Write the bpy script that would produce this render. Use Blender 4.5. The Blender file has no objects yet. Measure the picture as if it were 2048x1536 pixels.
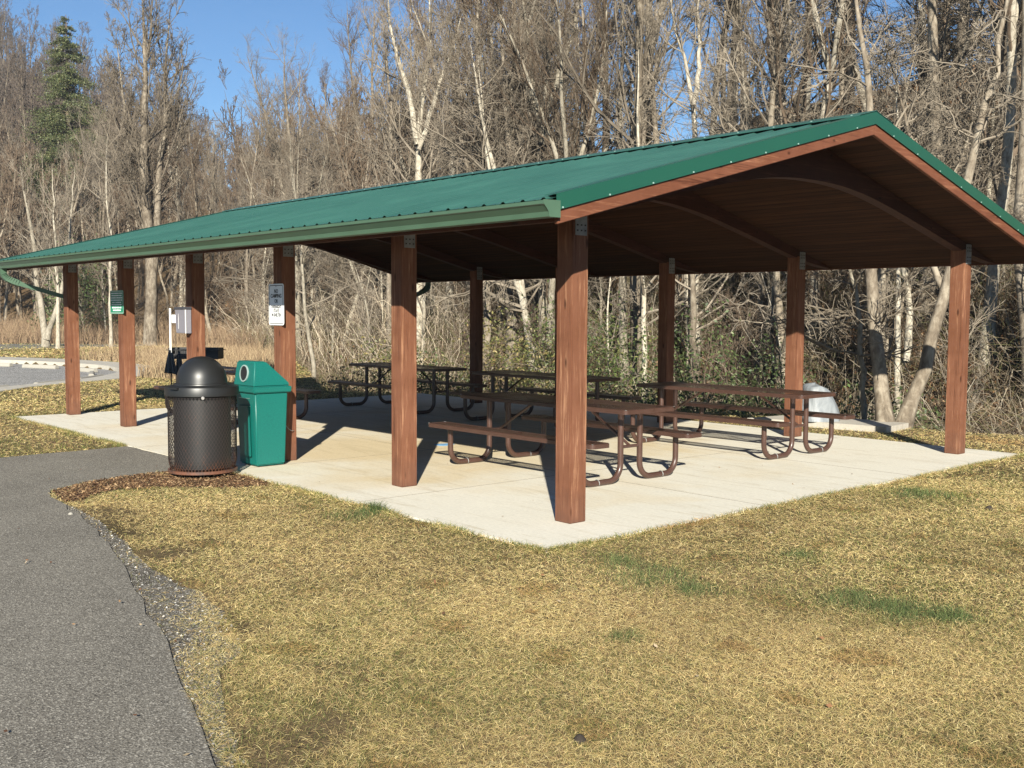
import bpy, bmesh, math, random
import numpy as np
from mathutils import Vector, Matrix
R_ = math.radians
random.seed(7)
rng = np.random.default_rng(11)
SC = bpy.context.scene
COL = SC.collection

# ------------------------------------------------------------------ camera, sky, sun, exposure
CAM = np.array([-6.390, 6.310, 1.781]); YAW = -0.72266; PIT = 0.06701; ROLL = 0.00522; FPX = 2109.06
cd = bpy.data.cameras.new("camera"); cam = bpy.data.objects.new("camera", cd); COL.objects.link(cam)
cd.sensor_width = 36; cd.lens = 36 * FPX / 2048; cd.clip_start = 0.05; cd.clip_end = 2000
_fw = np.array([math.cos(YAW) * math.cos(PIT), math.sin(YAW) * math.cos(PIT), -math.sin(PIT)])
_rt = np.array([math.sin(YAW), -math.cos(YAW), 0.0]); _up = np.cross(_rt, _fw)
_r2 = _rt * math.cos(ROLL) + _up * math.sin(ROLL); _u2 = -_rt * math.sin(ROLL) + _up * math.cos(ROLL)
M4 = Matrix(((_r2[0], _u2[0], -_fw[0], CAM[0]), (_r2[1], _u2[1], -_fw[1], CAM[1]), (_r2[2], _u2[2], -_fw[2], CAM[2]), (0, 0, 0, 1)))
cam.matrix_world = M4
SC.camera = cam

SUN_EL = 24.6; SUN_AZ_TRAVEL = -41.0       # the sun stands behind the photographer
w = bpy.data.worlds.new("World"); SC.world = w; w.use_nodes = True
wn = w.node_tree; bg = wn.nodes['Background']
sky = wn.nodes.new('ShaderNodeTexSky'); sky.sky_type = 'NISHITA'; sky.sun_disc = False
sky.sun_elevation = R_(SUN_EL)
sdir = Vector((-math.cos(R_(SUN_AZ_TRAVEL)), -math.sin(R_(SUN_AZ_TRAVEL)), 0))   # horizontal direction to the sun
sky.sun_rotation = math.atan2(sdir.x, sdir.y)
sky.air_density = 1.0; sky.dust_density = 0.0; sky.ozone_density = 3.5; sky.altitude = 700
_mx = wn.nodes.new('ShaderNodeMix'); _mx.data_type = 'RGBA'; _mx.blend_type = 'MULTIPLY'; _mx.inputs[0].default_value = 1
_mx.inputs[7].default_value = (.84, 1.12, 1.30, 1); wn.links.new(sky.outputs[0], _mx.inputs[6]); wn.links.new(_mx.outputs[2], bg.inputs[0]); bg.inputs[1].default_value = 0.043
sl = bpy.data.lights.new("sun", 'SUN'); sl.energy = 5.0; sl.angle = R_(0.53); sl.color = (1.0, 0.945, 0.82)
so = bpy.data.objects.new("sun", sl); COL.objects.link(so)
tosun = Vector((sdir.x * math.cos(R_(SUN_EL)), sdir.y * math.cos(R_(SUN_EL)), math.sin(R_(SUN_EL))))
so.rotation_euler = tosun.to_track_quat('Z', 'Y').to_euler(); so.location = (-20, 20, 30)
SC.view_settings.view_transform = 'Standard'; SC.view_settings.look = 'None'
SC.view_settings.exposure = 1.08; SC.view_settings.gamma = 1.0
SC.cycles.max_bounces = 6; SC.cycles.diffuse_bounces = 2; SC.cycles.glossy_bounces = 2
SC.cycles.transparent_max_bounces = 8; SC.cycles.use_denoising = True; SC.cycles.denoising_input_passes = 'RGB_ALBEDO_NORMAL'; SC.cycles.denoising_prefilter = 'NONE'

def ray(u, v):
    return _fw + _r2 * (u - 1024) / FPX - _u2 * (v - 768) / FPX
def pxd(u, v, depth):                       # world point at a depth along the view axis
    return CAM + ray(u, v) * depth
def polar(u, r):                            # world x, y at horizontal range r in the azimuth of column u
    a = YAW - math.atan((u - 1024) / FPX)
    return CAM[0] + r * math.cos(a), CAM[1] + r * math.sin(a)

# ------------------------------------------------------------------ terrain
KU = np.array([-1500, -400, 0, 300, 500, 800, 1024, 1300, 1500, 1700, 1900, 2048, 2400, 3500.])
KRs = np.array([75, 70, 66, 62, 50, 35, 29, 26, 24, 21.8, 20.6, 20, 19.5, 19])
KRt = np.array([160, 150, 150, 140, 128, 100, 80, 62, 50, 43, 39, 37, 35, 34.])
KZt = np.array([16, 16, 17, 15, 13, 12, 11.5, 11.0, 10.4, 10.0, 9.8, 9.4, 9.2, 9.])
KZf = np.array([66, 66, 62, 46, 30, 26, 26, 18, 12, 8, 6, 6, 6, 6.])
KU2 = np.array([-1500, 500, 650, 800, 1024, 1300, 1400, 1700, 1900, 2048, 3500.]); KE2 = np.array([90, 60, 24.6, 23.4, 22.5, 20.2, 19.6, 18.2, 17.5, 17.4, 17])
def _noise2(x, y, s, seed):
    k = np.random.default_rng(seed); z = 0
    for i in range(6):
        a = k.uniform(0, 6.28); f = s * k.uniform(.6, 1.8); p = k.uniform(0, 6.28)
        z = z + np.sin((x * np.cos(a) + y * np.sin(a)) * f + p + 1.3 * np.sin((x * np.sin(a) - y * np.cos(a)) * f * .7 + p))
    return z / 6
def ss(t):
    t = np.clip(t, 0, 1); return t * t * (3 - 2 * t)
def height(x, y):
    x = np.asarray(x, float); y = np.asarray(y, float)
    dx = x - CAM[0]; dy = y - CAM[1]; r = np.hypot(dx, dy)
    a = np.arctan2(dy, dx) - YAW; a = (a + np.pi) % (2 * np.pi) - np.pi
    fade = ss((np.radians(95) - np.abs(a)) / np.radians(45))
    u = 1024 - FPX * np.tan(np.clip(a, -1.2, 1.2))
    Rs = np.interp(u, KU, KRs); Rt = np.interp(u, KU, KRt); Zt = np.interp(u, KU, KZt); Zf = np.interp(u, KU, KZf)
    t = (r - Rs) / (Rt - Rs)
    near = Zt * (0.35 * np.clip(t, 0, 1) + 0.65 * ss(t))
    near = near + ss(t * 3) * (1 - ss((t - .8) * 2)) * _noise2(x, y, .35, 3) * .5 + ss(t * 2) * _noise2(x, y, .08, 5) * 1.2
    far = Zf * ss((r - 120) / 170.) + ss((r - 150) / 60.) * _noise2(x, y, .02, 8) * 5
    z = np.maximum(near, far) * fade
    E_ = np.interp(u, KU2, KE2); z = z - 1.25 * ss((r - E_) / 2.4) * (1 - ss((r - Rs - .5) / 4.0)) * ss((u - 500) / 160) * fade
    z = z - 0.020 + 0.02 * _noise2(x, y, .8, 9) * ss((r - 22) / 5)
    return z
def hz(x, y): return float(height(x, y))

# ------------------------------------------------------------------ material helpers
def mat(name):
    m = bpy.data.materials.new(name); m.use_nodes = True
    return m, m.node_tree.nodes, m.node_tree.links, m.node_tree.nodes['Principled BSDF']
def simple(name, col, rough=.6, metal=0., spec=.5):
    m, n, l, b = mat(name)
    b.inputs['Base Color'].default_value = (*col, 1); b.inputs['Roughness'].default_value = rough
    b.inputs['Metallic'].default_value = metal; b.inputs['Specular IOR Level'].default_value = spec
    return m
def noise(n, l, vec, scale, detail=4, rough=.55, dist=0.):
    t = n.new('ShaderNodeTexNoise'); t.inputs['Scale'].default_value = scale; t.inputs['Detail'].default_value = detail
    t.inputs['Roughness'].default_value = rough; t.inputs['Distortion'].default_value = dist
    if vec is not None: l.new(vec, t.inputs['Vector'])
    return t
def ramp(n, l, fac, stops, interp='LINEAR'):
    r = n.new('ShaderNodeValToRGB'); r.color_ramp.interpolation = interp
    e = r.color_ramp.elements
    while len(e) > 1: e.remove(e[-1])
    e[0].position = stops[0][0]; e[0].color = (*stops[0][1], 1) if len(stops[0][1]) == 3 else stops[0][1]
    for p, c in stops[1:]:
        k = e.new(p); k.color = (*c, 1)
    l.new(fac, r.inputs[0]); return r
def mix(n, l, fac, a, b, mode='MIX'):
    m = n.new('ShaderNodeMix'); m.data_type = 'RGBA'; m.blend_type = mode
    for s, x in ((m.inputs[0], fac), (m.inputs[6], a), (m.inputs[7], b)):
        if isinstance(x, (int, float)): s.default_value = x
        elif isinstance(x, tuple): s.default_value = (*x, 1)
        else: l.new(x, s)
    return m.outputs[2]
def coords(n, l, kind='Object', scale=(1, 1, 1)):
    t = n.new('ShaderNodeTexCoord'); mp = n.new('ShaderNodeMapping'); mp.inputs['Scale'].default_value = scale
    l.new(t.outputs[kind], mp.inputs[0]); return mp.outputs[0]
def bump(n, l, b, h, strength=.3, dist=.01):
    k = n.new('ShaderNodeBump'); k.inputs['Strength'].default_value = strength; k.inputs['Distance'].default_value = dist
    l.new(h, k.inputs['Height']); l.new(k.outputs[0], b.inputs['Normal'])

def wood_mat(name, base, dark, pale, axis='z', wear=.5, rough=.62):
    m, n, l, b = mat(name)
    sc = {'z': (17, 17, .7), 'x': (.7, 17, 17), 'y': (17, .7, 17)}[axis]
    oi = n.new('ShaderNodeObjectInfo')
    v = coords(n, l, 'Object', sc)
    add = n.new('ShaderNodeVectorMath'); add.operation = 'ADD'; l.new(v, add.inputs[0])
    sc2 = n.new('ShaderNodeVectorMath'); sc2.operation = 'SCALE'; l.new(oi.outputs['Location'], sc2.inputs[0]); sc2.inputs[3].default_value = 7.3
    l.new(sc2.outputs[0], add.inputs[1]); v = add.outputs[0]
    n1 = noise(n, l, v, 1.0, 5, .6, .8); n2 = noise(n, l, v, 4.5, 6, .7, .3)
    g = mix(n, l, .5, n1.outputs[0], n2.outputs[0])
    r = ramp(n, l, g, [(.36, dark), (.46, base), (.54, base), (.62, pale)])
    v2 = coords(n, l, 'Object', (1, 1, 1)); n3 = noise(n, l, v2, 2.2, 5, .6)
    w3 = ramp(n, l, n3.outputs[0], [(.40, (0, 0, 0)), (.72, (1, 1, 1))])
    mult = mix(n, l, w3.outputs[0], (1.0, 1.0, 1.0), (.72, .66, .6))
    c = mix(n, l, 1.0, r.outputs[0], mult, 'MULTIPLY')
    n4 = noise(n, l, v, 2.2, 6, .75); w4 = ramp(n, l, n4.outputs[0], [(.66, (0, 0, 0)), (.76, (1, 1, 1))])
    f = n.new('ShaderNodeMath'); f.operation = 'MULTIPLY'; f.inputs[1].default_value = wear * .5; l.new(w4.outputs[0], f.inputs[0])
    c = mix(n, l, f.outputs[0], c, (.50, .27, .14))
    vk = n.new('ShaderNodeTexVoronoi'); vk.inputs['Scale'].default_value = 1.0; kv = n.new('ShaderNodeMapping'); kv.inputs['Scale'].default_value = (7, 7, 2.2) if axis == 'z' else (2.2, 4, 7)
    ob = n.new('ShaderNodeVectorMath'); ob.operation = 'ADD'; l.new(coords(n, l, 'Object'), ob.inputs[0]); l.new(sc2.outputs[0], ob.inputs[1]); l.new(ob.outputs[0], kv.inputs[0]); l.new(kv.outputs[0], vk.inputs['Vector'])
    fk = ramp(n, l, vk.outputs['Distance'], [(.05, (.85,) * 3), (.13, (0, 0, 0))]); c = mix(n, l, fk.outputs[0], c, tuple(q * .5 for q in dark))
    if axis == 'z':
        sz = n.new('ShaderNodeSeparateXYZ'); l.new(coords(n, l, 'Object'), sz.inputs[0]); mz = n.new('ShaderNodeMapRange'); mz.inputs[1].default_value = .02; mz.inputs[2].default_value = .55; mz.inputs[3].default_value = .42; mz.inputs[4].default_value = -.15
        l.new(sz.outputs[2], mz.inputs[0]); az_ = n.new('ShaderNodeMath'); az_.operation = 'ADD'; l.new(mz.outputs[0], az_.inputs[0]); l.new(n3.outputs[0], az_.inputs[1])
        fz = ramp(n, l, az_.outputs[0], [(.60, (0, 0, 0)), (.95, (.75,) * 3)]); c = mix(n, l, fz.outputs[0], c, (.10, .050, .034))
    l.new(c, b.inputs['Base Color']); b.inputs['Roughness'].default_value = rough; b.inputs['Specular IOR Level'].default_value = .15
    bump(n, l, b, g, .35, .006)
    return m
MT = {}
MT['post'] = wood_mat('stained_post_wood', (.175, .075, .043), (.070, .027, .015), (.34, .18, .105), 'z', .9)
MT['fascia'] = wood_mat('stained_fascia_wood', (.155, .060, .034), (.07, .024, .013), (.27, .125, .07), 'y', .6)
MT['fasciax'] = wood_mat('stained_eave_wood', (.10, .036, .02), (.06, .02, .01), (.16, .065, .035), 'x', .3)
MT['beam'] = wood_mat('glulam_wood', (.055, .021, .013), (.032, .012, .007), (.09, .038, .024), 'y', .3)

def ceiling_mat():
    m, n, l, b = mat('ceiling_boards')
    v = coords(n, l, 'Object')
    sep = n.new('ShaderNodeSeparateXYZ'); l.new(v, sep.inputs[0])
    mul = n.new('ShaderNodeMath'); mul.operation = 'MULTIPLY'; mul.inputs[1].default_value = 1 / .135; l.new(sep.outputs[1], mul.inputs[0])
    fl = n.new('ShaderNodeMath'); fl.operation = 'FLOOR'; l.new(mul.outputs[0], fl.inputs[0])
    fr = n.new('ShaderNodeMath'); fr.operation = 'FRACT'; l.new(mul.outputs[0], fr.inputs[0])
    wn_ = n.new('ShaderNodeTexWhiteNoise'); wn_.noise_dimensions = '1D'; l.new(fl.outputs[0], wn_.inputs['W'])
    v2 = coords(n, l, 'Object', (.8, 12, 12)); n1 = noise(n, l, v2, 1.5, 5, .6, .5)
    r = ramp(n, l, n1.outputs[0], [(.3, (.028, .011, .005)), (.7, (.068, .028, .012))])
    r2 = ramp(n, l, wn_.outputs[0], [(0, (.75, .75, .75)), (1, (1.1, 1.1, 1.1))])
    c = mix(n, l, 1.0, r.outputs[0], r2.outputs[0], 'MULTIPLY')
    g = ramp(n, l, fr.outputs[0], [(0, (0, 0, 0)), (.04, (0, 0, 0)), (.08, (1, 1, 1)), (.93, (1, 1, 1)), (.97, (0, 0, 0))])
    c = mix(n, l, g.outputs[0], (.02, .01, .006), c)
    l.new(c, b.inputs['Base Color']); b.inputs['Roughness'].default_value = .75; b.inputs['Specular IOR Level'].default_value = .08
    bump(n, l, b, g.outputs[0], .8, .01)
    return m
MT['ceiling'] = ceiling_mat()

def paint_mat(name, col, var=.12, rough=.35, sc=3.):
    m, n, l, b = mat(name)
    v = coords(n, l, 'Object'); n1 = noise(n, l, v, sc, 5, .6)
    r = ramp(n, l, n1.outputs[0], [(.3, tuple(c * (1 - var) for c in col)), (.7, tuple(min(1, c * (1 + var)) for c in col))])
    l.new(r.outputs[0], b.inputs['Base Color'])
    r2 = ramp(n, l, n1.outputs[0], [(.3, (rough * .8,) * 3), (.7, (min(1, rough * 1.25),) * 3)]); l.new(r2.outputs[0], b.inputs['Roughness'])
    return m
MT['roof'] = paint_mat('green_roof_metal', (.027, .090, .072), .14, .42, 1.2)
MT['trim'] = paint_mat('green_trim_metal', (.010, .072, .045), .06, .38, 2)
MT['gutter'] = paint_mat('green_gutter_metal', (.060, .115, .072), .10, .40, 2)
MT['screw'] = simple('screw_metal', (.35, .50, .44), .3, .3)
MT['steel'] = paint_mat('galvanised_steel', (.20, .205, .20), .35, .55, 9)
MT['brown'] = paint_mat('brown_coated_steel', (.066, .034, .025), .12, .34, 8)
MT['chip'] = simple('bare_metal_chip', (.7, .68, .66), .4, .5)
MT['bolt'] = simple('dark_bolt', (.05, .045, .04), .5, .8)
MT['black'] = simple('black_plastic', (.014, .0145, .0145), .40)
MT['blacksteel'] = simple('black_steel', (.018, .018, .02), .55)
MT['cloth'] = paint_mat('grey_cloth', (.085, .09, .10), .25, .9, 12)
MT['white'] = simple('white_paint', (.80, .80, .78), .5)
MT['signwhite'] = simple('sign_white', (.82, .83, .83), .45)
MT['ink'] = simple('black_ink', (.012, .012, .012), .5)
MT['signgreen'] = simple('sign_green', (.006, .20, .11), .4)
MT['dirt'] = simple('dark_dirt', (.03, .022, .016), .9)
MT['blue'] = paint_mat('blue_paint', (.16, .36, .60), .25, .7, 14)

def plastic_green():
    m, n, l, b = mat('speckled_green_plastic')
    v = coords(n, l, 'Object'); n1 = noise(n, l, v, 90, 3, .7); n2 = noise(n, l, v, 5, 4, .6)
    r = ramp(n, l, n1.outputs[0], [(.35, (.002, .082, .070)), (.65, (.006, .150, .125))])
    c = mix(n, l, n2.outputs[0], r.outputs[0], (.004, .125, .104))
    l.new(c, b.inputs['Base Color']); b.inputs['Roughness'].default_value = .38
    bump(n, l, b, n1.outputs[0], .12, .002); return m
MT['bin'] = plastic_green()
def mesh_paint():
    m, n, l, b = mat('rusting_brown_mesh')
    v = coords(n, l, 'Object'); n1 = noise(n, l, v, 7, 5, .7)
    sep = n.new('ShaderNodeSeparateXYZ'); l.new(v, sep.inputs[0])
    zz = n.new('ShaderNodeMapRange'); zz.inputs[1].default_value = .02; zz.inputs[2].default_value = .30; zz.inputs[3].default_value = .30; zz.inputs[4].default_value = 0
    l.new(sep.outputs[2], zz.inputs[0])
    ad = n.new('ShaderNodeMath'); ad.operation = 'ADD'; l.new(n1.outputs[0], ad.inputs[0]); l.new(zz.outputs[0], ad.inputs[1])
    r = ramp(n, l, ad.outputs[0], [(.60, (.042, .033, .030)), (.80, (.14, .06, .035))])
    l.new(r.outputs[0], b.inputs['Base Color']); b.inputs['Roughness'].default_value = .5; return m
MT['canmesh'] = mesh_paint()
def clear_plastic():
    m, n, l, b = mat('smoky_plastic')
    b.inputs['Base Color'].default_value = (.30, .29, .33, 1); b.inputs['Roughness'].default_value = .22
    b.inputs['Transmission Weight'].default_value = .35; b.inputs['IOR'].default_value = 1.2; return m
MT['smoky'] = clear_plastic()

def concrete_mat(name='slab_concrete', pale=(.69, .655, .555), stain=(.60, .475, .275), amt=1., joints=True):
    m, n, l, b = mat(name)
    v = coords(n, l, 'Object')
    n1 = noise(n, l, v, .55, 6, .62, .6); n2 = noise(n, l, v, 30, 4, .7); n3 = noise(n, l, v, 1.6, 6, .7, 1.2)
    c = mix(n, l, n3.outputs[0], tuple(x * .90 for x in pale), tuple(min(1, x * 1.08) for x in pale))
    if joints:
        # the worn, yellowed middle of the floor
        sp = n.new('ShaderNodeVectorMath'); sp.operation = 'DISTANCE'; l.new(v, sp.inputs[0]); sp.inputs[1].default_value = (5.2, -2.6, 0)
        mr = n.new('ShaderNodeMapRange'); mr.inputs[1].default_value = 1.0; mr.inputs[2].default_value = 6.2; mr.inputs[3].default_value = .34; mr.inputs[4].default_value = -.10
        l.new(sp.outputs['Value'], mr.inputs[0])
        ad = n.new('ShaderNodeMath'); ad.operation = 'ADD'; l.new(n1.outputs[0], ad.inputs[0]); l.new(mr.outputs[0], ad.inputs[1])
        f = ramp(n, l, ad.outputs[0], [(.52, (0, 0, 0)), (.86, (.8 * amt,) * 3)])
    else:
        f = ramp(n, l, n1.outputs[0], [(.5, (0, 0, 0)), (.8, (.5 * amt,) * 3)])
    c = mix(n, l, f.outputs[0], c, stain)
    v3 = coords(n, l, 'Object', (.35, 2.6, 1)); n5 = noise(n, l, v3, 2.0, 6, .7, 1.5)
    f5 = ramp(n, l, n5.outputs[0], [(.52, (0, 0, 0)), (.72, (.45,) * 3)]); c = mix(n, l, f5.outputs[0], c, tuple(x * .62 for x in stain))
    f2 = ramp(n, l, n2.outputs[0], [(.3, (.88,) * 3), (.7, (1.06,) * 3)]); c = mix(n, l, 1., c, f2.outputs[0], 'MULTIPLY')
    l.new(c, b.inputs['Base Color']); b.inputs['Roughness'].default_value = .85; b.inputs['Specular IOR Level'].default_value = .25
    bump(n, l, b, n2.outputs[0], .15, .004); return m
MT['concrete'] = concrete_mat()
MT['walk'] = concrete_mat('path_concrete', (.45, .42, .36), (.33, .28, .21), 1., False)
MT['stopconc'] = concrete_mat('bumper_concrete', (.34, .32, .275), (.45, .40, .32), .6, False)

def asphalt_mat(name='asphalt', lo=(.140, .126, .104), hi=(.20, .182, .150), speck=(.40, .37, .31), sc=1.0):
    m, n, l, b = mat(name)
    v = coords(n, l, 'Object')
    vo = n.new('ShaderNodeTexVoronoi'); vo.inputs['Scale'].default_value = 150 * sc; l.new(v, vo.inputs['Vector'])
    n1 = noise(n, l, v, 1.1, 6, .6); n2 = noise(n, l, v, 55 * sc, 3, .6)
    n1r = ramp(n, l, n1.outputs[0], [(.30, (0, 0, 0)), (.70, (1, 1, 1))]); c = mix(n, l, n1r.outputs[0], lo, hi)
    nc_ = noise(n, l, v, 3.2, 7, .8, 2.5); fc = ramp(n, l, nc_.outputs[0], [(.485, (0, 0, 0)), (.5, (.35,) * 3), (.515, (0, 0, 0))]); c = mix(n, l, fc.outputs[0], c, tuple(q * .45 for q in lo))
    sep = n.new('ShaderNodeSeparateColor'); l.new(vo.outputs['Color'], sep.inputs[0])
    f = ramp(n, l, sep.outputs[0], [(.60, (0, 0, 0)), (.95, (.85,) * 3)]); c = mix(n, l, f.outputs[0], c, speck)
    f2 = ramp(n, l, sep.outputs[1], [(0, (.45,) * 3), (.5, (1,) * 3), (1, (1.2,) * 3)]); c = mix(n, l, 1., c, f2.outputs[0], 'MULTIPLY')
    l.new(c, b.inputs['Base Color']); b.inputs['Roughness'].default_value = .9; b.inputs['Specular IOR Level'].default_value = .2
    h = mix(n, l, .5, vo.outputs['Distance'], n2.outputs[0]); bump(n, l, b, h, .7, .006); return m
MT['asphalt'] = asphalt_mat()
MT['gravel'] = asphalt_mat('lot_gravel', (.17, .165, .155), (.27, .26, .245), (.6, .58, .55), .35)

def ground_mat():
    m, n, l, b = mat('earth_and_leaf_litter')
    g = n.new('ShaderNodeNewGeometry'); v = g.outputs['Position']
    n1 = noise(n, l, v, .5, 6, .6); n2 = noise(n, l, v, 9, 6, .75); n3 = noise(n, l, v, 3.0, 5, .7)
    a = ramp(n, l, n1.outputs[0], [(.35, (.085, .065, .032)), (.5, (.13, .095, .05)), (.65, (.18, .125, .07))])       # lawn thatch
    lit = ramp(n, l, n2.outputs[0], [(.30, (.055, .035, .021)), (.46, (.13, .078, .043)), (.60, (.21, .125, .068)), (.75, (.31, .21, .13))])
    lit2 = mix(n, l, n3.outputs[0], lit.outputs[0], (.09, .07, .035))
    at = n.new('ShaderNodeAttribute'); at.attribute_name = 'wood'
    c = mix(n, l, at.outputs['Fac'], a.outputs[0], lit2)
    l.new(c, b.inputs['Base Color']); b.inputs['Roughness'].default_value = .95; b.inputs['Specular IOR Level'].default_value = .1
    bump(n, l, b, n2.outputs[0], .8, .05); return m
MT['ground'] = ground_mat()

def attr_mat(name, rough=.75, trans=0., spec=.2):
    m, n, l, b = mat(name)
    a = n.new('ShaderNodeAttribute'); a.attribute_name = 'Col'
    l.new(a.outputs['Color'], b.inputs['Base Color']); b.inputs['Roughness'].default_value = rough; b.inputs['Specular IOR Level'].default_value = spec
    if trans > 0:
        t = n.new('ShaderNodeBsdfTranslucent'); l.new(a.outputs['Color'], t.inputs['Color'])
        ms = n.new('ShaderNodeMixShader'); ms.inputs[0].default_value = trans
        out = [x for x in n if x.type == 'OUTPUT_MATERIAL'][0]
        l.new(b.outputs[0], ms.inputs[1]); l.new(t.outputs[0], ms.inputs[2]); l.new(ms.outputs[0], out.inputs[0])
    return m
MT['grass'] = attr_mat('grass_blades', .7, .25)
MT['leaf'] = attr_mat('leaves', .5, .15, .4)
MT['litter'] = attr_mat('fallen_leaves', .8, .1)
MT['twigcol'] = attr_mat('brush_stems', .85)
MT['chipcol'] = attr_mat('bark_chips', .9)

def bark_mat(name, pale, mid, dark, sc=3.):
    m, n, l, b = mat(name)
    oi = n.new('ShaderNodeObjectInfo')
    v = coords(n, l, 'Object', (1, 1, .45)); n1 = noise(n, l, v, sc * 3, 6, .7, .4); n2 = noise(n, l, v, sc * .5, 4, .6)
    g = mix(n, l, .4, n1.outputs[0], n2.outputs[0])
    r = ramp(n, l, g, [(.33, dark), (.47, mid), (.60, pale)])
    k = ramp(n, l, oi.outputs['Random'], [(0, (.62, .60, .56)), (.5, (.88, .86, .84)), (1, (1.12, 1.10, 1.05))])
    c = mix(n, l, 1., r.outputs[0], k.outputs[0], 'MULTIPLY')
    l.new(c, b.inputs['Base Color']); b.inputs['Roughness'].default_value = .9; b.inputs['Specular IOR Level'].default_value = .15
    bump(n, l, b, n1.outputs[0], .5, .02); return m
MT['bark'] = bark_mat('grey_bark', (.34, .30, .24), (.18, .15, .115), (.06, .048, .037))
MT['birch'] = bark_mat('pale_bark', (.47, .435, .365), (.31, .28, .225), (.09, .075, .058), 5)
MT['darkbark'] = bark_mat('dark_bark', (.24, .19, .14), (.14, .105, .078), (.05, .038, .028))
def twig_mat(name, a, bb):
    m, n, l, b = mat(name)
    oi = n.new('ShaderNodeObjectInfo'); v = coords(n, l, 'Object'); n1 = noise(n, l, v, 1.5, 4, .6)
    r = ramp(n, l, n1.outputs[0], [(.3, a), (.7, bb)])
    k = ramp(n, l, oi.outputs['Random'], [(0, (.68, .64, .60)), (1, (1.15, 1.1, 1.05))])
    c = mix(n, l, 1., r.outputs[0], k.outputs[0], 'MULTIPLY'); l.new(c, b.inputs['Base Color'])
    b.inputs['Roughness'].default_value = .9; b.inputs['Specular IOR Level'].default_value = .1; return m
MT['twig'] = twig_mat('grey_twigs', (.125, .108, .086), (.275, .245, .20))
MT['twigb'] = twig_mat('brown_twigs', (.088, .067, .050), (.165, .130, .097))
MT['fartwig'] = twig_mat('far_twigs', (.10, .082, .070), (.175, .148, .128))

# ------------------------------------------------------------------ object helpers
def tag(o, label=None, cat=None, group=None, kind=None):
    if label: o['label'] = label
    if cat: o['category'] = cat
    if group: o['group'] = group
    if kind: o['kind'] = kind
    return o
def empty(name, loc=(0, 0, 0), rz=0., label=None, cat=None, group=None):
    o = bpy.data.objects.new(name, None); COL.objects.link(o); o.location = loc; o.rotation_euler = (0, 0, rz)
    o.empty_display_size = .2
    return tag(o, label, cat, group)
def np_mesh(name, V, F, mats, cols=None, smooth=False, midx=None):
    """V (n,3); F list of int arrays (m,k)"""
    me = bpy.data.meshes.new(name)
    V = np.ascontiguousarray(V, np.float32)
    if not isinstance(F, list): F = [F]
    F = [f for f in F if len(f)]
    me.vertices.add(len(V)); me.vertices.foreach_set('co', V.ravel())
    nl = sum(f.size for f in F); npoly = sum(len(f) for f in F)
    me.loops.add(nl); me.loops.foreach_set('vertex_index', np.concatenate([f.ravel() for f in F]).astype(np.int32))
    me.polygons.add(npoly)
    st = []; s = 0
    for f in F:
        st.append(s + np.arange(len(f)) * f.shape[1]); s += f.size
    me.polygons.foreach_set('loop_start', np.concatenate(st).astype(np.int32))
    for m in (mats if isinstance(mats, (list, tuple)) else [mats]): me.materials.append(m)
    if midx is not None: me.polygons.foreach_set('material_index', np.asarray(midx, np.int32))
    me.polygons.foreach_set('use_smooth', np.full(npoly, bool(smooth)))
    me.update(calc_edges=True)
    if cols is not None:
        a = me.color_attributes.new('Col', 'FLOAT_COLOR', 'POINT')
        c = np.ones((len(V), 4), np.float32); c[:, :3] = cols; a.data.foreach_set('color', c.ravel())
    return me
def link(name, me, parent=None, loc=None):
    o = bpy.data.objects.new(name, me); COL.objects.link(o)
    if parent: o.parent = parent
    if loc is not None: o.location = loc
    return o
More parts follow.
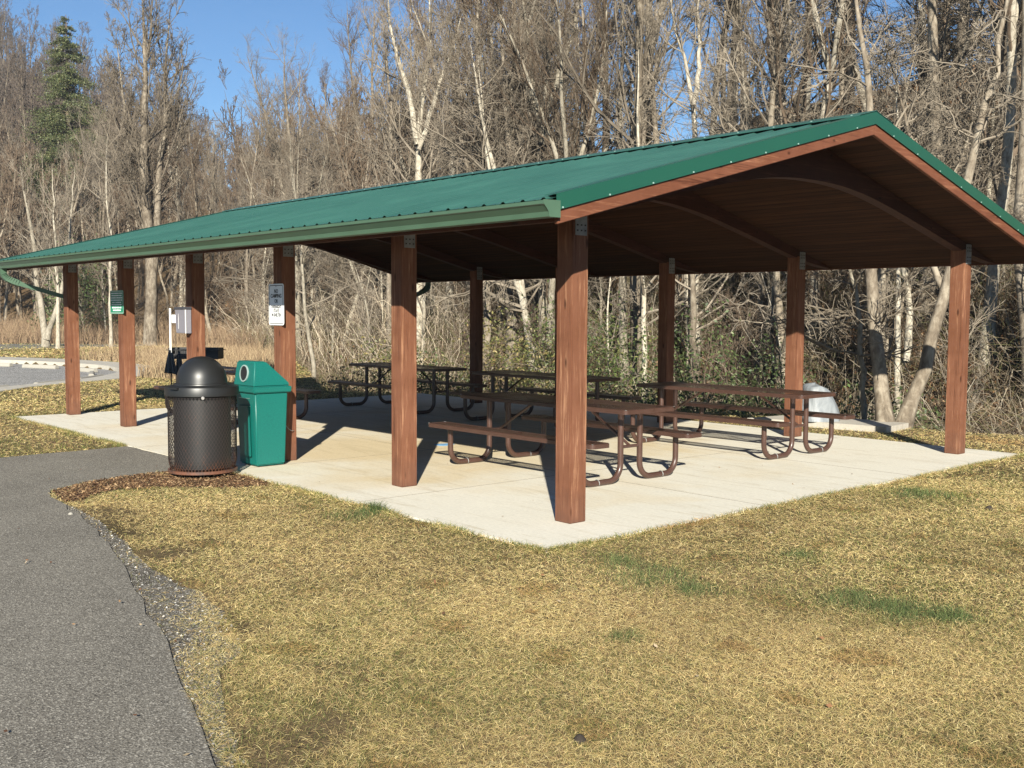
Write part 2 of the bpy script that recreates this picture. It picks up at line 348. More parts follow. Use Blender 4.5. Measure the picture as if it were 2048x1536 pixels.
class MB:
    def __init__(s): s.v = []; s.f = []; s.m = []
    def add(s, vs, fs, mi=0):
        k = len(s.v); s.v += [tuple(map(float, p)) for p in vs]; s.f += [tuple(k + i for i in f) for f in fs]; s.m += [mi] * len(fs); return s
    def box(s, c, d, mi=0, rot=None):
        x, y, z = (q / 2 for q in d)
        vs = [Vector((a * x, b * y, e * z)) for a in (-1, 1) for b in (-1, 1) for e in (-1, 1)]
        if rot is not None: vs = [rot @ p for p in vs]
        vs = [p + Vector(c) for p in vs]
        return s.add(vs, [(0, 1, 3, 2), (4, 6, 7, 5), (0, 4, 5, 1), (2, 3, 7, 6), (0, 2, 6, 4), (1, 5, 7, 3)], mi)
    def prism(s, prof, ax, a, b, mi=0):
        """closed profile in the plane across axis ax, extruded from a to b"""
        def p3(p, t): return {'x': (t, p[0], p[1]), 'y': (p[0], t, p[1]), 'z': (p[0], p[1], t)}[ax]
        n = len(prof); vs = [p3(p, a) for p in prof] + [p3(p, b) for p in prof]
        fs = [(i, (i + 1) % n, n + (i + 1) % n, n + i) for i in range(n)] + [tuple(range(n))[::-1], tuple(range(n, 2 * n))]
        return s.add(vs, fs, mi)
    def tube(s, pts, r, k=10, mi=0, caps=True, flat=None):
        P = [Vector(p) for p in pts]; n = len(P); rs = r if isinstance(r, (list, tuple)) else [r] * n
        T = [((P[min(i + 1, n - 1)] - P[max(i - 1, 0)]).normalized()) for i in range(n)]
        up = Vector((0, 0, 1)) if abs(T[0].z) < .9 else Vector((1, 0, 0))
        N = (up - T[0] * up.dot(T[0])).normalized(); vs = []
        for i in range(n):
            N = (N - T[i] * N.dot(T[i])).normalized(); B = T[i].cross(N)
            for j in range(k):
                a = 2 * math.pi * (j + .5 * (flat is not None)) / k
                f = (1, 1) if flat is None else flat
                vs.append(P[i] + N * math.cos(a) * rs[i] * f[0] + B * math.sin(a) * rs[i] * f[1])
        fs = [(i * k + j, i * k + (j + 1) % k, (i + 1) * k + (j + 1) % k, (i + 1) * k + j) for i in range(n - 1) for j in range(k)]
        if caps: fs += [tuple(range(k))[::-1], tuple(range((n - 1) * k, n * k))]
        return s.add(vs, fs, mi)
    def lathe(s, prof, k=32, c=(0, 0, 0), mi=0, caps=True):
        vs = [(c[0] + r * math.cos(2 * math.pi * j / k), c[1] + r * math.sin(2 * math.pi * j / k), c[2] + z) for r, z in prof for j in range(k)]
        n = len(prof)
        fs = [(i * k + j, i * k + (j + 1) % k, (i + 1) * k + (j + 1) % k, (i + 1) * k + j) for i in range(n - 1) for j in range(k)]
        if caps: fs += [tuple(range(k))[::-1], tuple(range((n - 1) * k, n * k))]
        return s.add(vs, fs, mi)
    def build(s, name, mats, parent=None, smooth=False, bevel=0., loc=None, seg=2):
        me = bpy.data.meshes.new(name); me.from_pydata(s.v, [], s.f)
        for m in (mats if isinstance(mats, (list, tuple)) else [mats]): me.materials.append(m)
        me.polygons.foreach_set('material_index', s.m); me.update()
        bm = bmesh.new(); bm.from_mesh(me); bmesh.ops.recalc_face_normals(bm, faces=bm.faces)
        if bevel > 0:
            es = [e for e in bm.edges if len(e.link_faces) == 2 and e.calc_face_angle(0) > .5]
            bmesh.ops.bevel(bm, geom=es, offset=bevel, segments=seg, affect='EDGES', clamp_overlap=True)
        bm.to_mesh(me); bm.free()
        if smooth:
            me.polygons.foreach_set('use_smooth', [True] * len(me.polygons))
            try: me.set_sharp_from_angle(angle=R_(38))
            except Exception: pass
        return link(name, me, parent, loc)
def arc(c, r, a0, a1, n, plane='yz', fixed=0.):
    out = []
    for i in range(n + 1):
        a = R_(a0 + (a1 - a0) * i / n); p, q = c[0] + r * math.cos(a), c[1] + r * math.sin(a)
        out.append({'yz': (fixed, p, q), 'xz': (p, fixed, q)}[plane])
    return out
def text_mesh(parent, body, size, M, m, name='lettering', sx=1., ext=.0008, bold=0.):
    cu = bpy.data.curves.new(name, 'FONT'); cu.body = body; cu.size = size; cu.align_x = 'CENTER'; cu.align_y = 'CENTER'
    cu.extrude = ext; cu.offset = bold; cu.resolution_u = 3
    o = bpy.data.objects.new(name, cu); COL.objects.link(o)
    dg = bpy.context.evaluated_depsgraph_get(); me = bpy.data.meshes.new_from_object(o.evaluated_get(dg))
    bpy.data.objects.remove(o); me.materials.clear(); me.materials.append(m)
    me.transform(M @ Matrix.Diagonal((sx, 1, 1, 1)))
    return link(name, me, parent)

# ------------------------------------------------------------------ polygons on the ground
def in_poly(x, y, poly):
    x = np.asarray(x); y = np.asarray(y); ins = np.zeros(x.shape, bool); n = len(poly)
    for i in range(n):
        x1, y1 = poly[i]; x2, y2 = poly[(i + 1) % n]
        c = ((y1 > y) != (y2 > y)) & (x < (x2 - x1) * (y - y1) / (y2 - y1 + 1e-12) + x1)
        ins ^= c
    return ins
SLAB = [(-.68, .92), (-.62, -7.58), (12.40, -7.58), (12.40, .92)]
PATH_EDGE = [(-12, 5.9), (-7, 5.35), (-4.2, 4.85), (-2.59, 4.48), (-2.12, 4.35), (-1.6, 4.2), (-.96, 4.01), (-.07, 3.78), (.9, 3.51), (2.0, 3.27), (2.77, 3.13), (3.58, 3.02), (4.1, 2.99), (4.46, 2.86), (4.75, 2.45), (4.93, 2.0), (4.97, 1.64), (4.99, .925)]
PATH = PATH_EDGE + [(7.42, .925), (7.36, 1.32), (7.31, 1.65), (7.33, 2.07), (7.27, 2.56), (7.2, 4.5), (7.4, 7), (7.8, 11), (-12, 11)]
MULCH = [(4.44, 2.86), (4.73, 2.45), (4.91, 2.0), (4.95, 1.64), (4.97, 1.1), (4.95, .95), (3.5, .95), (3.38, 1.05), (3.48, 1.35), (3.75, 1.66), (4.0, 1.95), (4.12, 2.3), (3.98, 2.6), (3.7, 2.85), (3.75, 2.97)]
GRAVEL = [(3.58, 3.00), (2.72, 3.03), (1.7, 3.20), (.74, 3.38), (.22, 3.40), (-.3, 3.46), (-.91, 3.58), (-1.28, 3.72), (-1.5, 3.96), (-1.75, 4.13), (-2.2, 4.26), (-3.2, 4.55), (-4.2, 4.82), (-4.2, 5.05), (-2.59, 4.62), (-2.12, 4.49), (-1.6, 4.34), (-.96, 4.15), (-.07, 3.92), (.9, 3.65), (2.0, 3.40), (2.77, 3.25), (3.58, 3.10)]
WALK = [(10, 14), (14.5, 6), (16.9, 2.2), (18.54, -.58), (19.7, -1.62), (20.47, -2.62), (21.1, -3.7), (21.96, -4.97), (23.18, -6.04), (24.98, -7.14), (26.47, -7.58), (28.77, -7.85), (31.53, -7.62), (34.61, -7.0), (37.28, -5.79), (46, 0), (60, 12), (60, 20), (10, 20)]
LOT = [(11.7, 14), (16.2, 6), (18.3, 2.0), (19.98, -.98), (20.83, -2.14), (21.5, -3.03), (22.59, -4.22), (24.29, -5.38), (26.31, -6.28), (28.51, -6.6), (30.84, -6.3), (33.09, -5.7), (34.67, -5.06), (43, -.3), (57, 11), (57, 19), (11.7, 19)]
def sheet(name, poly, z0, z1, m, kind='structure', jag=0.):
    mb = MB(); n = len(poly)
    P = []
    for i in range(n):
        a = np.array(poly[i]); b = np.array(poly[(i + 1) % n]); L = np.hypot(*(b - a)); k = max(1, int(L / .25)) if jag and L < 6 else 1
        for j in range(k):
            p = a + (b - a) * j / k
            if jag: p = p + rng.normal(0, jag, 2)
            P.append((p[0], p[1]))
    mb.prism(P, 'z', z0, z1)
    o = mb.build(name, m); tag(o, kind=kind); return o

# terrain mesh: polar grid fine in the view, coarse elsewhere
def terrain():
    aa = np.concatenate([np.linspace(-np.pi, -.62, 60, endpoint=False), np.linspace(-.62, .62, 330, endpoint=False), np.linspace(.62, np.pi, 60, endpoint=False)])
    rr = np.concatenate([[.3, 2, 4], np.arange(6, 60, .45), 60 * (1.02) ** np.arange(1, 90), [420, 600, 900, 1400]])
    A, Rr = np.meshgrid(aa, rr); X = CAM[0] + Rr * np.cos(A + YAW); Y = CAM[1] + Rr * np.sin(A + YAW); Z = height(X, Y)
    cut = in_poly(X, Y, LOT); Z = np.where(cut, Z - .25, Z)
    V = np.stack([X, Y, Z], -1).reshape(-1, 3); V = np.vstack([V, [[CAM[0], CAM[1], -.020]]])
    na = len(aa); nr = len(rr); i, j = np.meshgrid(np.arange(nr - 1), np.arange(na), indexing='ij')
    q = np.stack([i * na + j, (i + 1) * na + j, (i + 1) * na + (j + 1) % na, i * na + (j + 1) % na], -1).reshape(-1, 4)
    t = np.stack([np.full(na, nr * na), np.arange(na), (np.arange(na) + 1) % na], -1)
    me = np_mesh('ground', V, [q, t], MT['ground'], smooth=True)
    u = 1024 - FPX * np.tan(np.clip(A, -1.2, 1.2)); Rs = np.interp(u, KU, KRs)
    wv = ss((Rr - np.minimum(Rs - 3.2, np.interp(u, KU2, KE2))) / .8) + (np.abs(A) > 1.2) * ss((Rr - 60) / 20)
    at = me.attributes.new('wood', 'FLOAT', 'POINT'); at.data.foreach_set('value', np.append(np.clip(wv, 0, 1).ravel(), 0).astype(np.float32))
    return tag(link('ground', me), kind='structure')
terrain()

# slab with saw-cut joints (real grooves between panels)
def slab():
    xs = [1.94, 4.56, 7.17, 9.79]; ys = [-4.75, -1.92]; mb = MB()
    mb.prism([(-.68, .92), (-.62, -7.58), (12.40, -7.58), (12.40, .92)], 'z', -.16, 0)
    for x in xs: mb.box((x, -3.33, .0004), (.009, 8.44, .0008), 1)
    for y in ys: mb.box((5.88, y, .0005), (12.98, .009, .0010), 1)
    return tag(mb.build('concrete_slab', [MT['concrete'], simple('joint_grime', (.20, .165, .125), .9)]), kind='structure')
slab()
sheet('asphalt_path', PATH, -.10, -.005, MT['asphalt'], jag=.013)
tag(sheet('gravel_edge', GRAVEL, -.10, -.015, asphalt_mat('loose_gravel', (.07, .06, .045), (.13, .115, .09), (.40, .37, .32), .8), jag=.03))
sheet('mulch_bed', MULCH, -.10, -.014, simple('mulch_earth', (.075, .042, .024), .95), jag=.03)
def ring_walk():
    o = sheet('pavement', WALK, -.30, .0, MT['walk'])
    return o
# pavement as a ring around the gravel lot: outer strip polygons
def strip(name, outer, inner, z0, z1, m):
    mb = MB(); n = min(len(outer), len(inner))
    O = np.array(outer); I = np.array(inner)
    def resamp(P, k):
        d = np.r_[0, np.cumsum(np.hypot(*np.diff(P, axis=0).T))]; t = np.linspace(0, d[-1], k)
        return np.stack([np.interp(t, d, P[:, 0]), np.interp(t, d, P[:, 1])], -1)
    K = 60; O = resamp(O, K); I = resamp(I, K)
    vs = []; fs = []
    for a, b in zip(O, I): vs += [(a[0], a[1], z1), (b[0], b[1], z1), (b[0], b[1], z0), (a[0], a[1], z0)]
    for i in range(K - 1):
        for j in range(4): fs.append((4 * i + j, 4 * i + (j + 1) % 4, 4 * i + 4 + (j + 1) % 4, 4 * i + 4 + j))
    mb.add(vs, fs); return tag(mb.build(name, m), kind='structure')
strip('pavement', WALK[:17], LOT[:15], -.3, .0, MT['walk'])
sheet('parking_lot', LOT, -.3, -.13, MT['gravel'])
# road beyond
strip('road', [(38, 3), (43, -4.5), (45.9, -9.0), (47.5, -14.5), (48, -22), (47, -32)], [(43, 5), (49, -4), (52.6, -9.6), (54.5, -15), (55.5, -22), (54, -32)], -.10, .02, asphalt_mat('old_asphalt', (.13, .125, .115), (.19, .18, .165), (.3, .29, .27), .3))
PAD = [(4.05, -8.08), (3.22, -8.38), (1.86, -8.60), (1.95, -9.45), (3.9, -9.35)]
sheet('concrete_pad', PAD, -.2, .075, MT['walk'])
mb = MB(); mb.prism([(4.86 + .10 * math.cos(a) * (1 + .2 * math.sin(3 * a)), -2.40 + .17 * math.sin(a) * (1 + .2 * math.cos(2 * a))) for a in np.linspace(0, 2 * math.pi, 24, endpoint=False)], 'z', .0005, .0035)
tag(mb.build('paint_patch', MT['blue']), 'faded light blue paint patch on the concrete floor beside the front table', 'paint patch')

# ------------------------------------------------------------------ shelter
BAY = 2.44; PX = [i * BAY for i in range(6)]; YR = -6.98; YC = -3.49; SLOPE = .262
def rz_(y, top=3.82): return top - SLOPE * abs(y - YC)
X0, X1 = -.745, 12.95; EY = 4.38      # eave distance from the ridge line
sh = empty('picnic_shelter', (5.9, YC, 0), 0, 'open timber picnic shelter with green metal roof on twelve square posts', 'shelter')
_parts = []
def part(mb, name, m, parent=sh, **k):
    o = mb.build(name, m, None, **k)
    o.parent = parent; o.matrix_parent_inverse = Matrix.Translation(-sh.location) if parent == sh else Matrix.Identity(4)
    return o
def centred(mb_fn, name, m, loc, parent, bevel=0, smooth=False):
    o = mb_fn.build(name, m, None, bevel=bevel, smooth=smooth); o.parent = parent
    base = sh.location if parent == sh else Vector((0, 0, 0)); o.location = Vector(loc) - base; return o
for xi in PX:
    for y in (0, YR):
        mb = MB(); mb.box((0, 0, 1.31), (.19, .19, 2.62))
        p = centred(mb, 'post', MT['post'], (xi, y, 0), sh, bevel=.007)
        for s in (-1, 1):
            mp = MB(); mp.box((s * .0985, 0, 2.56), (.006, .135, .25))
            for by in (-.045, 0, .045):
                for bz in (2.475, 2.52, 2.60, 2.64): mp.box((s * .103, by, bz), (.008, .013, .013), 1)
            q = mp.build('steel_plate', [MT['steel'], MT['bolt']], p)
# arch beams
ARC = [(0, 3.20), (.4, 3.192), (.8, 3.155), (1.2, 3.095), (1.6, 3.015), (2.0, 2.925), (2.5, 2.81), (3.0, 2.69), (3.4, 2.60), (3.7, 2.545), (4.0, 2.50), (4.30, 2.468)]
ab = np.array(ARC)
def arch_profile():
    ds = np.linspace(0, 4.30, 40); zb = np.interp(ds, ab[:, 0], ab[:, 1])
    k = np.ones(5) / 5; zz = np.convolve(np.r_[zb[2:0:-1], zb, [zb[-1]] * 2], k, 'valid')
    bot = [(YC - d, z) for d, z in zip(ds[::-1], zz[::-1])] + [(YC + d, z) for d, z in zip(ds[1:], zz[1:])]
    top = [(YC + 4.30, 3.607 - SLOPE * 4.30), (YC, 3.607), (YC - 4.30, 3.607 - SLOPE * 4.30)]
    top[0] = (top[0][0], max(top[0][1], 2.480)); top[2] = (top[2][0], max(top[2][1], 2.480))
    return bot + top
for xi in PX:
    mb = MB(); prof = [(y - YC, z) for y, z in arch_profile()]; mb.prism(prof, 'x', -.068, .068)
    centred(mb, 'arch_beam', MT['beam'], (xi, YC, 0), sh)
# deck (ceiling) and fascias
for s in (-1, 1):
    def yy(d): return YC + s * d
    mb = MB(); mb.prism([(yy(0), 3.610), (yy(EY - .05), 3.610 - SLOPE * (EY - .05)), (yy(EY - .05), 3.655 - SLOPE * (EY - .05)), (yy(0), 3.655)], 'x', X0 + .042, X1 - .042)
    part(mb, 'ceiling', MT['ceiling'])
    for x0, x1 in ((X0, X0 + .04), (X1 - .04, X1)):
        mb = MB(); mb.prism([(yy(0), 3.585), (yy(EY), 3.585 - SLOPE * EY), (yy(EY), 3.762 - SLOPE * EY), (yy(0), 3.762)], 'x', x0, x1)
        part(mb, 'rake_board', MT['fascia'], bevel=.004)
        q = -1 if x0 == X0 else 1; xf = X0 - .012 if q < 0 else X1 + .012
        mb = MB(); a, b = sorted((xf, xf + q * .006))
        mb.prism([(yy(0), 3.690), (yy(EY + .03), 3.690 - SLOPE * (EY + .03)), (yy(EY + .03), 3.808 - SLOPE * (EY + .03)), (yy(0), 3.808)], 'x', a, b)
        a, b = sorted((xf + q * .006, xf - q * .13))
        mb.prism([(yy(0), 3.8085), (yy(EY + .03), 3.8085 - SLOPE * (EY + .03)), (yy(EY + .03), 3.812 - SLOPE * (EY + .03)), (yy(0), 3.812)], 'x', a, b)
        for k in range(9):
            d = .35 + k * .5; mb.box((xf + q * .008, yy(d), 3.70 - SLOPE * d), (.007, .012, .012), 1)
        part(mb, 'rake_trim', [MT['trim'], MT['screw']])
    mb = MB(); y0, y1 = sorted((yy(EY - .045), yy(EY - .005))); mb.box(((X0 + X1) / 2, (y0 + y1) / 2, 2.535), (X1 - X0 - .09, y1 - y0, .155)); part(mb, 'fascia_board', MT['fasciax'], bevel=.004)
    # ribbed metal panel
    mb = MB(); pts = []; x = X0 + .10; rib = .2286
    prof = [(X0, 0)]
    while x < X1 - .06:
        prof += [(x - .030, 0), (x - .009, .015), (x + .009, .015), (x + .030, 0)]
        prof += [(x + .085, .0), (x + .092, .004), (x + .099, 0)] if x + .16 < X1 else []
        x += rib
    prof.append((X1, 0)); n = len(prof); vs = []
    for d in (0.0, EY + .055):
        for (px_, h) in prof: vs.append((px_, yy(d), 3.785 + h - SLOPE * d))
        for (px_, h) in prof: vs.append((px_, yy(d), 3.782 + h - SLOPE * d))
    fs = []
    for i in range(n - 1):
        fs.append((i, i + 1, 2 * n + i + 1, 2 * n + i)); fs.append((n + i, 3 * n + i, 3 * n + i + 1, n + i + 1))
        fs.append((2 * n + i, 2 * n + i + 1, 3 * n + i + 1, 3 * n + i)); fs.append((i, n + i, n + i + 1, i + 1))
    mb.add(vs, fs)
    x = X0 + .10
    while x < X1 - .06:
        for k in range(8):
            d = .33 + k * .585
            if d > EY: break
            for ox in (.036,): mb.box((x + ox, yy(d), 3.7885 - SLOPE * d), (.013, .013, .007), 1)
        x += rib
    part(mb, 'roof_panel', [MT['roof'], MT['screw']])
    # gutter (K profile), open on top
    g0 = yy(EY + .012)
    prof = [(0, .145), (0, 0), (.105, 0), (.112, .045), (.150, .100), (.162, .108), (.162, .140), (.150, .140), (.150, .118), (.140, .108), (.102, .052), (.095, .006), (.006, .006), (.006, .145)]
    mb = MB(); mb.prism([(g0 + s * a, 2.484 + b * .82) for a, b in prof], 'x', X0 - .03, X1 + .03); g = part(mb, 'gutter', MT['gutter'])
    for xe in (X0 - .033, X1 + .033):
        m2 = MB(); m2.prism([(g0 + s * a, 2.484 + b * .82) for a, b in [(-.004, .15), (-.004, -.003), (.108, -.003), (.116, .045), (.154, .098), (.165, .106), (.165, .146)]], 'x', xe - .003, xe + .003)
        o = m2.build('end_cap', MT['gutter'], None); o.parent = g
    m3 = MB()
    # downspout at the far end: outlet, ribbed elbow, leader to the last post
    yo = g0 + s * .055; P = [(12.62, yo, 2.49), (12.62, yo, 2.41), (12.615, yo - s * .015, 2.36), (12.60, yo - s * .06, 2.31), (12.58, yo - s * .13, 2.275), (12.55, yo - s * .25, 2.23)]
    m3.tube(P, .055, 4, flat=(1.0, 1.25))
    yp = (0 if s > 0 else YR) + s * .02
    m3.tube([(12.55, yo - s * .23, 2.237), (12.37, yp + s * .06, 2.03)], .050, 4, flat=(1.0, 1.25))
    m3.tube([(12.37, yp + s * .07, 2.045), (12.355, yp, 1.97), (12.355, yp, .9), (12.355, yp, .10), (12.42, yp, .03)], .048, 4, flat=(1.0, 1.25))
    for k in range(9):
        t = k / 8; a = np.array([12.62, yo - s * .004, 2.40]); c = np.array([12.56, yo - s * .21, 2.245]); mid = np.array([12.613, yo - s * .045, 2.315])
        p = (1 - t) ** 2 * a + 2 * t * (1 - t) * mid + t * t * c; p2 = p + ((1 - t) * (mid - a) + t * (c - mid)) * .06
        m3.tube([p, p2], .060, 4, flat=(1.0, 1.25))
    part(m3, 'downspout', MT['gutter'])
# ridge cap
mb = MB(); W_ = .30; prof = []
top = [(-W_ - .01, -SLOPE * W_ - .006), (-W_, -SLOPE * W_ + .004), (-.03, -.006), (0, .006), (.03, -.006), (W_, -SLOPE * W_ + .004), (W_ + .01, -SLOPE * W_ - .006)]
prof = [(YC + a, 3.820 + b) for a, b in top] + [(YC + a, 3.816 + b) for a, b in top[::-1]]
mb.prism(prof, 'x', X0 - .02, X1 + .02)
k = X0 + .1
while k < X1:
    for s in (-1, 1): mb.box((k, YC + s * .26, 3.821 - SLOPE * .26 + .004), (.013, .013, .008), 1)
    k += .2286 * 2
part(mb, 'ridge_cap', [MT['roof'], MT['screw']])

# ------------------------------------------------------------------ picnic tables
def expanded(mb, x0, x1, y0, y1, z, pitch=.030, wd=.007, th=.0035, ang=28):
    """crossing flat strands clipped to a rectangle"""
    for s in (-1, 1):
        ca, sa = math.cos(R_(ang * s)), math.sin(R_(ang * s)); step = pitch / abs(math.cos(R_(ang)))
        zz = z + s * .0012
        tmin = x0 - (y1 - y0) / math.tan(R_(ang)); t = tmin
        # lines: y = y_start + tan * (x - t)
        dxs = pitch / math.sin(R_(ang)) * .62
        while t < x1 + (y1 - y0) / math.tan(R_(ang)):
            if s > 0: pts = [(t, y0), (t + (y1 - y0) / math.tan(R_(ang)), y1)]
            else: pts = [(t, y1), (t + (y1 - y0) / math.tan(R_(ang)), y0)]
            (ax_, ay), (bx_, by) = pts
            if bx_ > x0 and ax_ < x1:
                if ax_ < x0: f = (x0 - ax_) / (bx_ - ax_); ax_, ay = x0, ay + (by - ay) * f
                if bx_ > x1: f = (x1 - pts[0][0]) / (pts[1][0] - pts[0][0]); bx_, by = x1, pts[0][1] + (pts[1][1] - pts[0][1]) * f
                n = Vector((-(by - ay), bx_ - ax_, 0)).normalized() * wd / 2
                vs = [(ax_ - n.x, ay - n.y, zz), (ax_ + n.x, ay + n.y, zz), (bx_ + n.x, by + n.y, zz), (bx_ - n.x, by - n.y, zz)]
                mb.add(vs, [(0, 1, 2, 3)])
            t += dxs
def rim(mb, x0, x1, y0, y1, z, h=.045, t=.006, r=.05):
    P = []
    for (cx, cy, a0) in ((x1 - r, y1 - r, 0), (x0 + r, y1 - r, 90), (x0 + r, y0 + r, 180), (x1 - r, y0 + r, 270)):
        for k in range(6): a = R_(a0 + 18 * k); P.append((cx + r * math.cos(a), cy + r * math.sin(a), math.cos(a), math.sin(a)))
    n = len(P); vs = []
    for (px_, py, nx, ny) in P:
        for (o, zz) in ((0, z - h), (0, z - .006), (-.006, z), (-.035, z), (-.035, z - .004), (-.012, z - .006), (-t, z - h)):
            vs.append((px_ + nx * o, py + ny * o, zz))
    k = 7; fs = [(i * k + j, i * k + (j + 1) % k, ((i + 1) % n) * k + (j + 1) % k, ((i + 1) % n) * k + j) for i in range(n) for j in range(k)]
    mb.add(vs, fs)
def make_table(label):
    t = empty('picnic_table', (0, 0, 0), 0, label, 'picnic table', 'brown metal picnic tables under the shelter')
    L = 1.36
    def slab_(name, y0, y1, z, bars):
        mb = MB(); expanded(mb, -L + .02, L - .02, y0 + .02, y1 - .02, z - .004); rim(mb, -L, L, y0, y1, z)
        o = mb.build(name, MT['brown'], t)
        for xb in (-1.07, 0, 1.07):
            b2 = MB(); b2.box((xb, (y0 + y1) / 2, z - .022), (.045, y1 - y0 - .02, .030)); b2.build('support_bar', MT['brown'], o)
        for sx in (-1, 1):
            for sy in (y0, y1):
                ch = MB(); ch.box((sx * (L - .015), sy + (.014 if sy == y0 else -.014), z + .0012), (.018, .010, .002)); ch.build('worn_chip', MT['chip'], o)
        return o
    slab_('tabletop', -.39, .39, .80, 3)
    slab_('bench_seat', .60, .87, .485, 2); slab_('bench_seat', -.87, -.60, .485, 2)
    for sx in (-1, 1):
        for sy in (-1, 1):
            x = sx * 1.07; r = .032; R = .17
            c1 = (sy * (.15 + R), R + r); c2 = (sy * (.745 - R), R + r)
            if sy > 0:
                P = [(x, .15, .765), (x, .15, c1[1])] + arc(c1, R, 180, 270, 8, 'yz', x)[1:] + arc(c2, R, 270, 360, 8, 'yz', x) + [(x, .745, .45)]
            else:
                P = [(x, -.15, .765), (x, -.15, c1[1])] + arc(c1, R, 0, -90, 8, 'yz', x)[1:] + arc(c2, R, -90, -180, 8, 'yz', x) + [(x, -.745, .45)]
            mb = MB(); mb.tube(P, r, 14); lg = mb.build('leg', MT['brown'], t, smooth=True)
            cl = MB(); a = [(x, sy * .47 + .0, r + (r + .004) * math.sin(k)) for k in (0,)]
            ring = [(x + (r + .004) * math.cos(R_(k)), sy * .50, r + (r + .004) * math.sin(R_(k))) for k in range(-30, 211, 20)]
            cl.tube(ring, .005, 4); cl.tube([(x + .035, sy * .50, .016), (x + .055, sy * .50, .008)], .006, 4)
            cl.build('anchor_clamp', MT['steel'], lg)
        mb = MB(); mb.tube([(sx * 1.07, -.14, .38), (sx * 1.07, .14, .38)], .018, 8); mb.build('crossbar', MT['brown'], t, smooth=True)
        mb = MB(); mb.tube([(sx * 1.06, 0, .385), (sx * .42, 0, .755)], .016, 8); mb.build('brace', MT['brown'], t, smooth=True)
    return t
def kids(o): return [c for c in ALLCH.get(o.name, [])]
def copy_tree(o, name=None):
    c = o.copy(); COL.objects.link(c)
    for ch in list(o.children):
        d = copy_tree(ch); d.parent = c; d.matrix_parent_inverse = ch.matrix_parent_inverse.copy()
    return c
tb = make_table('sunlit brown picnic table nearest the camera, partly behind the front corner post')
tspots = [((2.20, -2.00), None),
          ((2.23, -5.19), 'sunlit brown picnic table at the right, in front of the grey covered grill'),
          ((6.00, -5.28), 'shaded picnic table just left of the sunlit right-hand table, behind the nearest one'),
          ((9.60, -5.15), 'shaded picnic table in the far corner, seen either side of the second front post'),
          ((10.12, -1.98), 'shaded picnic table partly hidden behind the trash can and the green bin')]
for (xy, lab) in tspots:
    o = tb if lab is None else copy_tree(tb)
    o.location = (xy[0], xy[1], 0)
    if lab: o['label'] = lab

# ------------------------------------------------------------------ trash can
TC = Vector((4.47, 1.25, .0))
tc = empty('trash_can', TC, 0, 'round dark expanded-metal trash can with black domed lid on the mulch', 'trash can')
Rb = .362; z0, z1 = .055, .90
mb = MB(); NH = 60; NS = 20
for s in (-1, 1):
    for h in range(NH):
        a0 = 2 * math.pi * h / NH; vs = []
        for k in range(NS + 1):
            t = k / NS; rr = Rb - (.03 * max(0, (.12 - t) / .12)); a = a0 + s * t * 1.45; z = z0 + (z1 - z0) * t
            for q, dz in ((-1, -.004), (1, .004)):
                ex = q * .0030
                vs += [((rr + s * .0015) * math.cos(a + ex / rr), (rr + s * .0015) * math.sin(a + ex / rr), z + 0)]
            vs += [((rr + s * .0015 - .004) * math.cos(a), (rr + s * .0015 - .004) * math.sin(a), z)]
        fs = []
        for k in range(NS):
            i = 3 * k; fs += [(i, i + 1, i + 4, i + 3), (i + 1, i + 2, i + 5, i + 4), (i + 2, i, i + 3, i + 5)]
        mb.add(vs, fs)
for zr in (z0, z1 - .01): mb.lathe([(Rb - .012, zr - .012), (Rb + .006, zr - .012), (Rb + .006, zr + .018), (Rb - .012, zr + .018)], 48, caps=False)
mb.build('basket', MT['canmesh'], tc)
mb = MB(); mb.lathe([(Rb - .08, .075), (Rb - .06, .09), (Rb - .06, .86), (Rb - .08, .86), (Rb - .06, .10), (.0, .10)], 40, caps=False); mb.build('liner', MT['ink'], tc, smooth=True)
mb = MB(); mb.lathe([(.0, .05), (.30, .05), (.30, .062), (0, .062)], 32, caps=False); mb.tube([(0, 0, -.05), (0, 0, .055)], .05, 12); mb.build('base_post', MT['canmesh'], tc)
mb = MB(); mb.lathe([(.385, .875), (.392, .88), (.392, .955), (.385, .972), (.33, .985), (.300, .992), (.296, 1.005), (.275, 1.010)], 64, caps=False)
lid = mb.build('lid', MT['black'], tc, smooth=True)
mb = MB(); prof = [(.275, 1.008)] + [(.272 * math.cos(R_(a)) ** .9, 1.010 + .285 * math.sin(R_(a))) for a in range(4, 90, 7)] + [(.001, 1.296)]
mb.lathe(prof, 48, caps=False)
dm = mb.build('dome', MT['black'], None, smooth=True); dm.parent = lid
for v in dm.data.vertices:       # the hood is creased over the opening on the far side
    c = v.co
    if c.z > 1.02:
        f = (c.x * .72 - c.y * .69)       # far/right side of the hood
        if f > .02: c.z -= .16 * (f - .02) * (1.3 - c.z + .6)
mb = MB(); mb.prism([(-.13, 1.03), (.13, 1.03), (.11, 1.16), (0, 1.20), (-.11, 1.16)], 'y', -.262, -.250)
op = mb.build('flap', MT['black'], None); op.parent = lid; op.rotation_euler = (0, 0, R_(48))
mb = MB(); mb.box((-.40, .05, .965), (.05, .10, .02)); q = mb.build('handle', MT['black'], None, bevel=.005); q.parent = lid; q.rotation_euler = (0, 0, R_(-62))
mb = MB(); mb.tube([(-.34 - .0, .15, .875), (-.36, .16, .865)], .017, 8); mb.build('lock', MT['chip'], tc, smooth=True)

